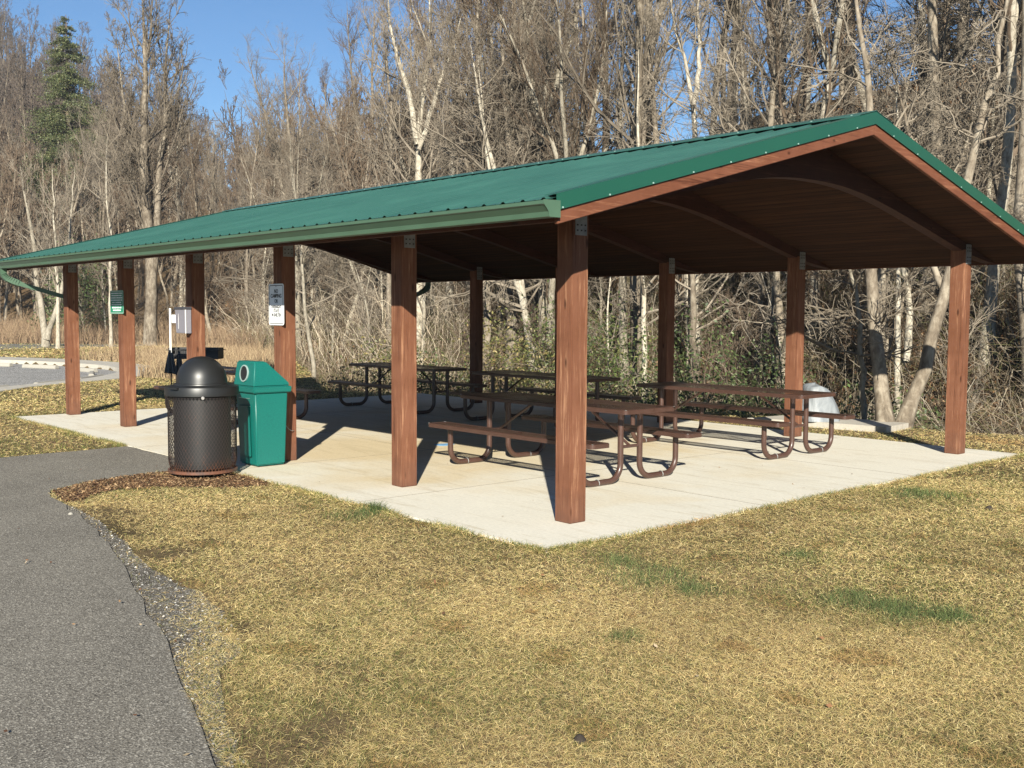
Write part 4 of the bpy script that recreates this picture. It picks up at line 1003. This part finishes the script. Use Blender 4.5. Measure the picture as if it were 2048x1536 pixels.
special('bare_tree', 'straight slender tree with whitish bark above the roof, halfway to the peak', 29,
        [([(1248, 700), (1246, 480), (1243, 300), (1238, 180), (1246, 60), (1250, -60)], .16, 1)], 'birch', seed=45, limbs=24, l0=.35, L1=.22, ang1=40, trop=.16, n2=8, n3=5, n4=2)
special('bare_tree', 'big old sycamore with twin pale leaders standing by the road at left', 55,
        [([(303, 694), (300, 640), (304, 560), (300, 490), (290, 400), (286, 300), (292, 180), (288, 60), (285, -20)], .42, 0), ([(306, 560), (314, 480), (314, 400), (320, 320), (333, 240), (330, 140), (340, 20)], .27, 1), ([(296, 480), (270, 380), (255, 280), (245, 180), (232, 70)], .17, 1)],
        'bark', 'twig', 46, limbs=28, l0=.26, L1=.30, ang1=36, trop=.16, wig=.13, n2=9, n3=6, n4=2, rt=.008)
special('bare_tree', 'thin leaning white birch seen between the second and third posts from the front', 29.5,
        [([(630, 790), (624, 720), (612, 640), (608, 560), (600, 470), (585, 330)], .085, 1)], 'birch', seed=47, limbs=18, l0=.25, L1=.36, ang1=60, trop=.02, n2=7, n3=5)
special('bare_tree', 'straight white trunk behind the shelter, left of the third right-hand post', 26.5,
        [([(1292, 740), (1290, 660), (1285, 560), (1283, 420), (1275, 250), (1280, 60)], .10, 1)], 'birch', seed=48, limbs=20, l0=.25, n2=7, n3=5, trop=.06)
special('bare_tree', 'grey trunk with dark rings seen just right of the third right-hand post', 25.5,
        [([(1394, 700), (1388, 640), (1385, 560), (1380, 430), (1372, 300)], .14, 1)], 'bark', seed=49, limbs=14, l0=.3, L1=.4, ang1=60, n2=7, n3=5, trop=.02)
special('bare_tree', 'white twin-stemmed tree at the far left edge, beyond the road', 52,
        [([(92, 690), (88, 640), (72, 560), (66, 480), (40, 330)], .22, 1), ([(94, 680), (112, 620), (128, 560), (140, 470), (150, 330)], .17, 1)], 'birch', seed=50, limbs=20, l0=.25, L1=.3, n2=8, n3=5)
special('bare_tree', 'very straight thin white tree between the two leftmost posts, beyond the road', 52,
        [([(221, 640), (220, 560), (224, 480), (210, 380), (216, 260)], .11, 1)], 'birch', seed=51, limbs=22, l0=.3, L1=.22, n2=7, n3=5)
special('bare_tree', 'straight thin white trunk just left of the leftmost post, beyond the road', 50,
        [([(116, 690), (116, 600), (111, 520), (107, 420), (104, 330)], .12, 1)], 'birch', seed=52, limbs=20, l0=.3, L1=.25, n2=7, n3=5)

# far wood as one mass: copies of the light prototypes merged in one mesh
def far_woods(name, pts, seed, mats, keys):
    gg = np.random.default_rng(seed); Vs = []; Fs = []; o = 0; mi = []
    src = []
    for k in keys:
        tr, cr = gen_tree(seed=60 + k, H=15, r0=.16, limbs=16, l0=.2, L1=.32, ang1=38, trop=.2, n2=5, n3=3, n4=0, rt=.024, fork=k % 2)
        # keep the crown light: triangular twigs
        src.append((tr, cr))
    for (x, y, s) in pts:
        tr, cr = src[gg.integers(len(src))]; a = gg.uniform(0, 6.28); c, sn = math.cos(a), math.sin(a); z = hz(x, y) - .2
        for q, (v, f) in enumerate((tr, cr)):
            P = v * s; P = np.stack([P[:, 0] * c - P[:, 1] * sn + x, P[:, 0] * sn + P[:, 1] * c + y, P[:, 2] * gg.uniform(.95, 1.1) + z], -1)
            Vs.append(P.astype(np.float32)); Fs.append(f + o); o += len(P); mi.append(np.full(len(f), q))
    me = np_mesh(name, np.vstack(Vs), np.vstack(Fs), mats, midx=np.concatenate(mi))
    return link(name, me)
pts = []
for i in range(600):
    u = g.uniform(-300, 1080) if i % 3 else g.uniform(-250, 260); r = g.uniform(118, 300); x, y = polar(u, r); pts.append((x, y, g.uniform(.7, 1.1)))
tag(far_woods('far_wood', pts, 3, [MT['bark'], MT['fartwig']], [0, 1, 2]), 'greyish bare winter wood covering the distant ridge', 'wood', kind='stuff')
pts = []
for i in range(330):
    u = g.uniform(-350, 1100); Rs = float(np.interp(u, KU, KRs)); r = Rs + g.uniform(6, 78); x, y = polar(u, r); pts.append((x, y, g.uniform(.40, .72)))
tag(far_woods('hillside_wood', pts, 5, [MT['bark'], MT['twigb']], [3, 4, 5]), 'brown tangled bare wood covering the nearer hillside', 'wood', kind='stuff')

# ------------------------------------------------------------------ leaves, shrubs, conifers
def quads(P, size, cols, g_, flat=.0, asp=.55, nrm=None):
    """leaf quads with random orientation"""
    N = len(P); a = g_.normal(size=(N, 3)); a[:, 2] *= (1 - flat); a /= np.linalg.norm(a, axis=1, keepdims=True)
    b = g_.normal(size=(N, 3)); b[:, 2] *= (1 - flat); b -= a * (a * b).sum(1, keepdims=True); b /= np.linalg.norm(b, axis=1, keepdims=True)
    s = (size * g_.uniform(.6, 1.3, N))[:, None]
    V = np.stack([P - a * s, P - b * s * asp, P + a * s, P + b * s * asp], 1).reshape(-1, 3)
    F = np.arange(4 * N).reshape(-1, 4); return V, F, np.repeat(cols, 4, 0)
def shrub(name, x, y, rx, ry, h, n, leaf, pal, label, group, seed, cat='shrub', stems=True, asp=.45):
    gg = np.random.default_rng(seed); o = empty(name, (x, y, hz(x, y) - .03), gg.uniform(0, 6), label, cat, group)
    nc = max(10, int(n / 55)); C = gg.normal(size=(nc, 3)); C /= np.linalg.norm(C, axis=1, keepdims=True); C *= gg.uniform(.35, 1, (nc, 1)) ** .6
    C = np.stack([C[:, 0] * rx, C[:, 1] * ry, (np.abs(C[:, 2]) * .8 + .12) * h], -1)
    idx = gg.integers(nc, size=n); P = C[idx] + gg.normal(0, 1, (n, 3)) * np.array([rx, ry, h]) * .13; P[:, 2] = np.abs(P[:, 2])
    pal = np.array(pal); c = pal[gg.integers(len(pal), size=n)] * gg.uniform(.7, 1.25, (n, 1)) * gg.uniform(.75, 1.2, nc)[idx][:, None]
    V, F, cc = quads(P, leaf, c, gg, .25, asp); link('foliage', np_mesh(name + '_foliage', V, F, MT['leaf'], cc), o)
    if stems:
        ns = 16; d = C[gg.integers(nc, size=ns)]; t = np.linspace(0, 1, 5)[None, :, None]
        S = d[:, None] * t; S[:, :, 2] = d[:, 2:3] * t[0, :, 0][None] ** .7; S += gg.normal(0, .03, S.shape)
        v, f = tubes(S, np.linspace(.02, .006, 5)[None].repeat(ns, 0), 4); link('stems', np_mesh(name + '_stems', v, f, MT['twigb']), o)
    return o
GREEN = [(.07, .10, .03), (.10, .13, .04), (.15, .155, .055), (.05, .07, .025)]
YEL = [(.20, .18, .06), (.14, .15, .05), (.10, .11, .04), (.27, .21, .09)]
DRK = [(.055, .085, .03), (.085, .12, .04), (.12, .145, .055)]
sd = 100
for (u, r, rx, h, n, pal, lab) in [
    (650, 27.5, 1.3, 1.0, 2600, YEL, 'low yellow-green evergreen bush at the grass edge left of the second front post'),
    (770, 29, 1.9, 1.9, 4200, YEL, 'yellowish evergreen bush behind the far picnic table'),
    (870, 29.5, 1.7, 1.6, 3200, GREEN, 'broad green bush between the second post and the dark far post'),
    (1010, 28.5, 2.0, 2.4, 4800, YEL, 'dense olive bush right of the dark far post'),
    (1110, 28.5, 1.7, 2.6, 3600, GREEN, 'tall olive-green bush just left of the front corner post'),
    (1220, 26, 1.9, 2.5, 5200, GREEN, 'tall leafy green bush right of the front corner post'),
    (1290, 22.5, 1.3, 1.1, 2600, DRK, 'low dark evergreen bush left of the third right-hand post'),
    (1400, 23, 1.7, 2.6, 4200, DRK, 'dark evergreen rhododendron right of the third right-hand post'),
    (1480, 21.5, 1.3, 1.2, 3000, GREEN, 'low bright green bush behind the right-hand picnic table'),
    (1650, 20.5, 1.0, .9, 2200, GREEN, 'small green bush behind the covered grill'),
    (1770, 20.2, 1.1, 1.5, 2600, DRK, 'dark green bush between the twin trunks of the grey tree'),
    (1545, 23.5, 1.2, 2.0, 2600, DRK, 'dark evergreen bush left of the broken snag'),
    (160, 66, 2.6, 5.5, 4200, DRK, 'dark evergreen thicket beyond the road behind the leftmost post'),
    (1850, 26, 1.2, 1.6, 1800, YEL, 'mossy yellow-green bush on the bank between the leaning trunks'),
    (1510, 30, 1.8, 2.0, 2600, YEL, 'olive bush high on the bank under the right side of the roof')]:
    x, y = polar(u, r); sd += 1; k_ = 2.2 if r > 50 else 1
    if u > 600: h *= 1.3
    shrub('evergreen_bush', x, y, rx, rx * .8, h, int(n * .8), .047 * k_, pal, lab, 'evergreen bushes along the wood edge', sd)

def conifer(x, y, H, Rw, label, seed, pal, n=15000, z=None):
    gg = np.random.default_rng(seed); o = empty('conifer_tree', (x, y, (hz(x, y) if z is None else z) - .1), 0, label, 'tree')
    t = np.linspace(0, 1, 12); P = np.stack([.1 * np.sin(t * 5), .1 * np.cos(t * 4), t * H], -1)[None]
    v, f = tubes(P, (.30 * (1 - t) + .03)[None], 8); link('trunk', np_mesh('conifer_trunk', v, f, MT['darkbark'], smooth=True), o)
    nb = 230; zt = gg.uniform(.18, .99, nb); az = gg.uniform(0, 6.28, nb); L = Rw * (1 - zt) ** .8 * gg.uniform(.45, 1.15, nb) + .15
    s = np.linspace(0, 1, 5); B = np.stack([np.cos(az)[:, None] * L[:, None] * s, np.sin(az)[:, None] * L[:, None] * s, zt[:, None] * H + L[:, None] * (.18 * s - .38 * s ** 2)], -1)
    v, f = tubes(B, (.035 * (1 - s) + .008)[None].repeat(nb, 0), 4)
    i = gg.choice(nb, n, p=L / L.sum()); ss_ = gg.uniform(.12, 1.02, n) ** .75; j = np.clip((ss_ * 4).astype(int), 0, 3); w_ = (ss_ * 4 - j)[:, None]
    Q = B[i, j] * (1 - w_) + B[i, j + 1] * w_ + gg.normal(0, 1, (n, 3)) * np.array([.30, .30, .14]) * (.4 + ss_[:, None]) * Rw / 3.2 * (1.15 - zt[i])[:, None]
    pal = np.array(pal); c = pal[gg.integers(len(pal), size=n)] * gg.uniform(.65, 1.3, (n, 1))
    V, F, cc = quads(Q, .048 * Rw / 3.2, c, gg, .35, .4)
    cr = link('crown', np_mesh('conifer_crown', V, F, MT['leaf'], cc), o)
    link('boughs', np_mesh('conifer_boughs', v, f, MT['darkbark']), cr); return o
x, y = polar(144, 100); conifer(x, y, 27.2 - hz(x, y), 5.6, 'tall dark green hemlock rising above the bare wood at upper left', 5, [(.075, .10, .04), (.11, .13, .05), (.15, .15, .065)], 110000)
x, y = polar(1145, 62); conifer(x, y, 7, 2.2, 'small dark pine on the hillside above the middle of the roof', 6, [(.05, .075, .03), (.07, .095, .04)], 5000)
x, y = polar(1870, 42); conifer(x, y, 5.0, 2.4, 'dark evergreen on top of the right bank against the sky', 7, [(.035, .05, .025), (.05, .07, .03)], 5000)
x, y = polar(1290, 52); conifer(x, y, 4.5, 2.0, 'low olive pine on the bank just above the roof line', 8, [(.07, .08, .03), (.09, .10, .04)], 4000)

# ------------------------------------------------------------------ brush, litter, weeds (uncountable)
def stems(name, n, sampler, hmin, hmax, rad, pal, seed, spread=.5, M=5, bend=.5, kind='stuff', label=None, cat=None):
    gg = np.random.default_rng(seed); x, y = sampler(gg, n); z = height(x, y) - .03; n = len(x)
    h = gg.uniform(hmin, hmax, n); az = gg.uniform(0, 6.28, n); d = np.stack([np.cos(az), np.sin(az), np.zeros(n)], -1)
    t = np.linspace(0, 1, M)[None, :, None]; P = np.stack([x, y, z], -1)[:, None] + d[:, None] * (t ** 1.3) * (h * gg.uniform(.05, spread, n))[:, None, None]
    P[:, :, 2] += (t[..., 0] - bend * gg.uniform(0, 1, (n, 1)) * t[..., 0] ** 3) * h[:, None]
    P[:, 1:] += gg.normal(0, 1, (n, M - 1, 3)) * (h * .025)[:, None, None]
    R = (rad * gg.uniform(.6, 1.4, (n, 1))) * np.linspace(1, .35, M)[None]
    V, F = tubes(P, R, 3); pal = np.array(pal); c = pal[gg.integers(len(pal), size=n)] * gg.uniform(.7, 1.25, (n, 1))
    me = np_mesh(name, V, F, MT['twigcol'], np.repeat(c, M * 3, 0)); o = link(name, me); return tag(o, label, cat, kind=kind)
def band(u0, u1, a, b, pw=1., rel=True):
    def f(gg, n):
        u = gg.uniform(u0, u1, n); Rs = np.interp(u, KU, KRs) if rel else 0; r = Rs + a + (b - a) * gg.uniform(0, 1, n) ** pw
        ang = YAW - np.arctan((u - 1024) / FPX); return CAM[0] + r * np.cos(ang), CAM[1] + r * np.sin(ang)
    return f
BR = [(.12, .088, .058), (.17, .13, .085), (.08, .055, .038), (.24, .195, .13), (.12, .12, .05)]
stems('brush', 24000, band(900, 2250, -1.6, 12, 1.2), .4, 1.7, .0055, BR, 1, 1.5, 6, 1.1, label='tangled brown bramble stems at the foot of the right bank', cat='brush')
stems('brush', 1300, band(900, 2250, -.8, 10, 1.2), 1.0, 2.8, .009, [(.25, .21, .155), (.18, .15, .11), (.30, .26, .20)], 2, .9, 7, .6, label='long pale arching stems in the brush behind the shelter', cat='brush')
stems('brush', 9000, band(480, 950, -2.0, 16, 1.2), .5, 2.2, .008, BR, 3, .8, 6, .7, label='brown brush behind the middle of the shelter', cat='brush')
stems('brush', 1200, band(480, 950, -1, 14, 1.1), 1.2, 3.6, .012, [(.42, .36, .27), (.32, .26, .19)], 13, .9, 7, .6, label='pale arching stems behind the middle of the shelter', cat='brush')
stems('dry_weeds', 14000, band(-150, 520, -3.5, 8, 1.0), .35, 1.4, .010, [(.19, .13, .08), (.25, .18, .11), (.15, .10, .065)], 4, .5, 4, .3, label='tall dry brown weeds along the far side of the road', cat='weeds')
def weedpatch(gg, n):
    u = gg.uniform(60, 560, n); r = np.interp(u, [60, 120, 250, 560], [34, 33, 31, 26]) + gg.uniform(0, 1, n) * np.interp(u, [60, 150, 560], [2.5, 9.5, 13])
    ang = YAW - np.arctan((u - 1024) / FPX); x = CAM[0] + r * np.cos(ang); y = CAM[1] + r * np.sin(ang)
    k = ~in_poly(x, y, WALK); return x[k], y[k]
stems('dry_weeds', 26000, weedpatch, .25, .85, .007, [(.27, .195, .115), (.21, .145, .085), (.34, .26, .155), (.16, .11, .07)], 6, .5, 4, .4, label='thick straw-coloured weeds between the pavement and the road', cat='weeds')
def litter(name, n, samp, size, seed, label):
    gg = np.random.default_rng(seed); x, y = samp(gg, n); z = height(x, y) + .02 + gg.uniform(0, .05, len(x)); P = np.stack([x, y, z], -1)
    pal = np.array([(.22, .11, .05), (.30, .17, .085), (.14, .07, .035), (.36, .24, .14), (.10, .055, .03)]); c = pal[gg.integers(5, size=len(x))] * gg.uniform(.7, 1.3, (len(x), 1))
    V, F, cc = quads(P, size, c, gg, .55, .7); return tag(link(name, np_mesh(name, V, F, MT['litter'], cc)), label, 'leaf litter', kind='stuff')
litter('leaf_litter', 120000, band(950, 2300, -.6, 20, 1.), .055, 8, 'brown fallen leaves covering the right bank')
litter('leaf_litter', 40000, band(400, 950, -1, 24, 1.2), .075, 9, 'brown fallen leaves in the wood behind the shelter')

# ------------------------------------------------------------------ lawn
def patch_noise(x, y, s, seed): return .5 + .5 * _noise2(x, y, s, seed)
TUFTS = [(6.0, 3.0, 2.0)]
def tuft_xy(u, v):
    d = ray(u, v); k = -CAM[2] / d[2]; p = CAM + d * k; return p[0], p[1]
TUF = [(tuft_xy(1300, 1150), .55), (tuft_xy(1240, 1120), .35), (tuft_xy(1370, 1175), .40), (tuft_xy(1790, 1215), .50), (tuft_xy(1700, 1195), .35), (tuft_xy(1880, 1225), .35), (tuft_xy(700, 1028), .38), (tuft_xy(740, 1022), .3), (tuft_xy(1600, 1110), .28), (tuft_xy(1840, 985), .6), (tuft_xy(1250, 1270), .2)]
def lawn(name, n, samp, Lmin, Lmax, wd, seed, label, M=4, lift=1.):
    gg = np.random.default_rng(seed); x, y = samp(gg, n)
    bare = in_poly(x, y, SLAB) | in_poly(x, y, PATH)
    dpe = np.full(len(x), 9.)
    for (ax_, ay_), (bx_, by_) in zip(PATH_EDGE[:-1], PATH_EDGE[1:]):
        tt_ = np.clip(((x - ax_) * (bx_ - ax_) + (y - ay_) * (by_ - ay_)) / ((bx_ - ax_) ** 2 + (by_ - ay_) ** 2), 0, 1); dpe = np.minimum(dpe, np.hypot(x - ax_ - tt_ * (bx_ - ax_), y - ay_ - tt_ * (by_ - ay_)))
    e = in_poly(x, y, GRAVEL) & (gg.uniform(0, 1, len(x)) > .08 + .9 * np.clip((patch_noise(x, y, 5., 31) - .62 + dpe * .75 + .45 * np.clip((-.9 - x) / .8, 0, 1)) * 3, 0, 1))
    e |= ~in_poly(x, y, GRAVEL) & (x < 3.4) & (gg.uniform(0, 1, len(x)) > np.clip(.35 + (dpe - .12) * 1.3 + (patch_noise(x, y, 6., 33) - .5) * 2.2, .08, 1)); mm = in_poly(x, y, MULCH) & (gg.uniform(0, 1, len(x)) > .06)
    uu = 1024 - FPX * np.tan(np.clip(np.arctan2(y - CAM[1], x - CAM[0]) - YAW, -1.2, 1.2)); out = (np.hypot(x - CAM[0], y - CAM[1]) > np.interp(uu, KU2, KE2) + .5) & (uu > 560)
    k = ~(out | bare | e | mm | in_poly(x, y, WALK) | in_poly(x, y, PAD)); x = x[k]; y = y[k]
    # thinner next to the gravel edge
    n = len(x); z = height(x, y)
    green = np.zeros(n)
    for (tx, ty), tr in TUF: green = np.maximum(green, np.exp(-((x - tx) ** 2 + (y - ty) ** 2) / (tr * .6) ** 2))
    green = green * np.clip(patch_noise(x, y, 9., 51) * 1.6, .15, 1)
    pn = patch_noise(x, y, 2.2, 21); pn2 = patch_noise(x, y, 7., 22); pn3 = patch_noise(x, y, .7, 23)
    edge = np.exp(-np.clip(np.minimum(np.abs(y - .92) + 9 * (x < -.7) * np.abs(x + .7), np.abs(x + .68) + 9 * (y > .95) * np.abs(y - .95)), 0, 9) / .16)
    gp = np.clip(.30 + .8 * (pn - .5) + .5 * (pn2 - .5) + .6 * (pn3 - .5), .03, .85) + green * .62 + edge * .22
    isg = gg.uniform(0, 1, n) < gp
    dry = np.array([(.70, .55, .25), (.58, .44, .18), (.80, .67, .34), (.44, .29, .14), (.56, .46, .18), (.63, .46, .22)]); gre = np.array([(.15, .18, .05), (.23, .24, .07), (.32, .29, .10), (.10, .135, .045)])
    c = np.where(isg[:, None], gre[gg.integers(4, size=n)], dry[gg.integers(6, size=n)]) * gg.uniform(.65, 1.2, (n, 1))
    c = np.where((green[:, None] > .35) & isg[:, None], c * np.array([.68, .84, .95]), c)
    brown = ((pn2 > .74) | (pn < .2)) & ~isg; c = np.where(brown[:, None], c * np.array([.82, .72, .66]), c)
    c = c * (.72 + .5 * patch_noise(x, y, 1.6, 61) + .14 * patch_noise(x, y, 11., 62))[:, None]
    L = gg.uniform(Lmin, Lmax, n) * (1 + .9 * green * isg); up = np.where(isg, gg.uniform(.35, .95, n), gg.uniform(.05, .55, n)) * lift
    up = np.clip(up + .3 * green, 0, 1)
    az = gg.uniform(0, 6.28, n); d = np.stack([np.cos(az), np.sin(az), 0 * az], -1); t = np.linspace(0, 1, M)
    hor = (1 - up)[:, None] * t[None] + up[:, None] * .45 * t[None] ** 2
    ver = up[:, None] * (t[None] - .28 * t[None] ** 3) + (1 - up)[:, None] * .09 * np.sin(t[None] * 3.1) 
    cur = gg.normal(0, .05, n)[:, None] * t[None] ** 2; pd = np.stack([-d[:, 1], d[:, 0], d[:, 2]], -1)
    C = np.stack([x, y, z - .004], -1)[:, None] + (d[:, None] * hor[..., None] + pd[:, None] * cur[..., None]) * L[:, None, None]
    C[:, :, 2] += ver * L[:, None]
    base_lift = gg.uniform(0, .018, n) * (~isg); C[:, :, 2] += base_lift[:, None]
    th = gg.uniform(0, 3.14, n); wv = (pd * np.cos(th)[:, None] + np.array([0, 0, 1.]) * np.sin(th)[:, None] * .6)
    W2 = (wd * np.clip(np.hypot(x - CAM[0], y - CAM[1]) / 5.5, .9, 2.6) ** (1 if wd < .001 else 0) * gg.uniform(.7, 1.3, n))[:, None, None] * np.array([1, .9, .65, .12][:M] if M == 4 else np.linspace(1, .15, M))[None, :, None] * wv[:, None]
    V = np.stack([C - W2, C + W2], 2).reshape(-1, 3)
    i, m = np.meshgrid(np.arange(n), np.arange(M - 1), indexing='ij'); b = i * 2 * M + 2 * m
    F = np.stack([b, b + 1, b + 3, b + 2], -1).reshape(-1, 4)
    return tag(link(name, np_mesh(name, V, F, MT['grass'], np.repeat(c, 2 * M, 0))), label, 'grass', kind='stuff')
def wedge(r0, r1, u0=-120, u1=2170, pw=1.):
    def f(gg, n):
        u = gg.uniform(u0, u1, n); r = np.sqrt(gg.uniform(0, 1, n) ** pw * (r1 ** 2 - r0 ** 2) + r0 ** 2)
        ang = YAW - np.arctan((u - 1024) / FPX); return CAM[0] + r * np.cos(ang), CAM[1] + r * np.sin(ang)
    return f
def rim_samp(gg, n):
    a = gg.uniform(0, 1, n) < .6; t = gg.uniform(0, 1, n) ** 1.3; e = np.abs(gg.normal(0, .035, n))
    x = np.where(a, -.68 + t * 13, -.66 - e - .03); y = np.where(a, .935 + e, .92 - t * 8.6)
    x = np.where(a, x, x + .06 * (1 - t) * 0 + .06 * t); k = patch_noise(x, y, 3., 41) > gg.uniform(.2, .6, n); return x[k], y[k]
lawn('grass', 26000, rim_samp, .05, .10, .0022, 9, 'longer grass fringe creeping over the slab edge', lift=1.25)
def lin(r0, r1, u0=-120, u1=2170, soft=.5):
    def f(gg, n):
        u = gg.uniform(u0, u1, n); r = gg.uniform(r0, r1, n) + gg.normal(0, soft, n)
        ang = YAW - np.arctan((u - 1024) / FPX); return CAM[0] + r * np.cos(ang), CAM[1] + r * np.sin(ang)
    return f
lawn('grass', 560000, lin(3.4, 12.5, soft=.3), .022, .062, .00085, 1, 'matted straw and olive winter grass in front of the slab')
lawn('grass', 200000, lin(3.3, 6.6, soft=.35), .02, .055, .00080, 12, 'dense matted winter turf nearest the camera')
lawn('grass', 150000, lin(11.8, 22), .035, .08, .0030, 3, 'winter grass beyond the slab')
lawn('grass', 60000, lin(21.0, 34, -150, 1100), .05, .10, .006, 4, 'dry grass by the curved pavement')
lawn('grass', 30000, wedge(33, 64, -150, 700), .08, .18, .016, 5, 'tan grass along the road')

# mulch chips and gravel stones
def chips(name, poly, n, size, pal, seed, label, cat, flat=.7, asp=.35, zz=-.012, m='chipcol'):
    gg = np.random.default_rng(seed); P = np.array(poly); lo, hi = P.min(0), P.max(0); x = gg.uniform(lo[0], hi[0], n); y = gg.uniform(lo[1], hi[1], n)
    k = in_poly(x, y, poly); x, y = x[k], y[k]; p = np.stack([x, y, zz + gg.uniform(0, .018, len(x))], -1)
    pal = np.array(pal); c = pal[gg.integers(len(pal), size=len(x))] * gg.uniform(.6, 1.3, (len(x), 1)); V, F, cc = quads(p, size, c, gg, flat, asp)
    return tag(link(name, np_mesh(name, V, F, MT[m], cc)), label, cat, kind='stuff')
chips('mulch', MULCH, 16000, .018, [(.13, .07, .035), (.20, .12, .06), (.08, .042, .024), (.30, .20, .11)], 1, 'reddish brown bark mulch round the trash can', 'mulch')
def stones(name, poly, n, s0, s1, pal, seed, label):
    gg = np.random.default_rng(seed); P = np.array(poly); lo, hi = P.min(0), P.max(0); x = gg.uniform(lo[0], hi[0], n); y = gg.uniform(lo[1], hi[1], n)
    k = in_poly(x, y, poly); x, y = x[k], y[k]; n = len(x); oc = np.array([(1, 0, 0), (-1, 0, 0), (0, 1, 0), (0, -1, 0), (0, 0, 1), (0, 0, -1.)])
    f = np.array([(0, 2, 4), (2, 1, 4), (1, 3, 4), (3, 0, 4), (2, 0, 5), (1, 2, 5), (3, 1, 5), (0, 3, 5)])
    s = gg.uniform(0, 1, n) ** 3 * (s1 - s0) + s0; sc = gg.uniform(.55, 1.1, (n, 3)) * s[:, None]; sc[:, 2] *= .6
    a = gg.uniform(0, 6.28, n); V = oc[None] * sc[:, None] * gg.uniform(.7, 1.3, (n, 6, 1)); X = V[..., 0] * np.cos(a)[:, None] - V[..., 1] * np.sin(a)[:, None]; Y = V[..., 0] * np.sin(a)[:, None] + V[..., 1] * np.cos(a)[:, None]
    V = np.stack([X + x[:, None], Y + y[:, None], V[..., 2] - .014 + sc[:, 2:3] * .4], -1).reshape(-1, 3); F = (f[None] + 6 * np.arange(n)[:, None, None]).reshape(-1, 3)
    pal = np.array(pal); c = pal[gg.integers(len(pal), size=n)] * gg.uniform(.6, 1.2, (n, 1))
    return tag(link(name, np_mesh(name, V, F, MT['chipcol'], np.repeat(c, 6, 0))), label, 'gravel', kind='stuff')
stones('gravel', GRAVEL, 34000, .002, .012, [(.30, .285, .26), (.20, .19, .17), (.50, .48, .44), (.13, .12, .11), (.17, .15, .12), (.10, .09, .075)], 2, 'loose pale gravel in the strip beside the asphalt path')
def strewn(n, samp, size, seed, z0, label, name='fallen_leaves'):
    gg = np.random.default_rng(seed); x, y = samp(gg, n); P = np.stack([x, y, height(x, y) * 0 + z0 + gg.uniform(0, .008, len(x))], -1)
    pal = np.array([(.20, .10, .05), (.30, .18, .09), (.12, .06, .035), (.42, .33, .22)]); c = pal[gg.integers(4, size=len(x))]
    V, F, cc = quads(P, size, c, gg, .75, .6); return tag(link(name, np_mesh(name, V, F, MT['litter'], cc)), label, 'fallen leaves', kind='stuff')
def lawn_only(gg, n):
    x, y = lin(3.6, 16)(gg, n); k = ~(in_poly(x, y, SLAB)); return x[k], y[k]
strewn(200, lawn_only, .014, 71, .012, 'scattered brown leaves lying on the lawn and path')
def slab_edge(gg, n):
    x = gg.uniform(-.5, 12, n); y = gg.uniform(-7.4, .85, n); return x, y
strewn(80, slab_edge, .011, 72, .006, 'few dry leaf scraps on the concrete floor')
# single small things lying on the lawn
def clod(name, u, v, s, m, label, cat, seed):
    x, y = tuft_xy(u, v); gg = random.Random(seed); mb = MB(); P = [(0.001, -.3), (.8, -.2), (1, .15), (.75, .55), (.35, .8), (.001, .85)]
    mb.lathe([(r * s, z * s) for r, z in P], 12, caps=False); o = mb.build(name, m, None, smooth=True)
    for q in o.data.vertices: q.co *= 1 + .25 * math.sin(q.co.x * 90 + seed) * math.cos(q.co.y * 70)
    o.location = (x, y, hz(x, y) + .01); tag(o, label, cat)
clod('dirt_clod', 1160, 1478, .028, MT['dirt'], 'dark clod lying in the grass near the bottom centre', 'clod', 1)
clod('dirt_clod', 1978, 1016, .035, MT['dirt'], 'dark clod in the grass near the right end of the slab', 'clod', 2)
clod('pebble', 141, 1027, .024, MT['stopconc'], 'single white pebble at the asphalt edge below the mulch bed', 'stone', 3)
clod('pebble', 402, 1238, .013, MT['stopconc'], 'whitish flat pebble in the gravel strip halfway down the path edge', 'stone', 4)

# ------------------------------------------------------------------ air between here and the ridge
mb = MB(); mb.box((150, -100, 39), (760, 760, 82)); hz_o = mb.build('haze', None)
hm = bpy.data.materials.new('haze_air'); hm.use_nodes = True; hn = hm.node_tree; hn.nodes.remove(hn.nodes['Principled BSDF'])
pv = hn.nodes.new('ShaderNodeVolumePrincipled'); pv.inputs['Density'].default_value = .00032; pv.inputs['Color'].default_value = (.86, .92, 1, 1); pv.inputs['Anisotropy'].default_value = .0
hn.links.new(pv.outputs[0], [q for q in hn.nodes if q.type == 'OUTPUT_MATERIAL'][0].inputs['Volume'])
hz_o.data.materials.clear(); hz_o.data.materials.append(hm); tag(hz_o, 'thin bluish air in front of the distant ridge', 'haze', kind='stuff')
SC.cycles.volume_bounces = 0
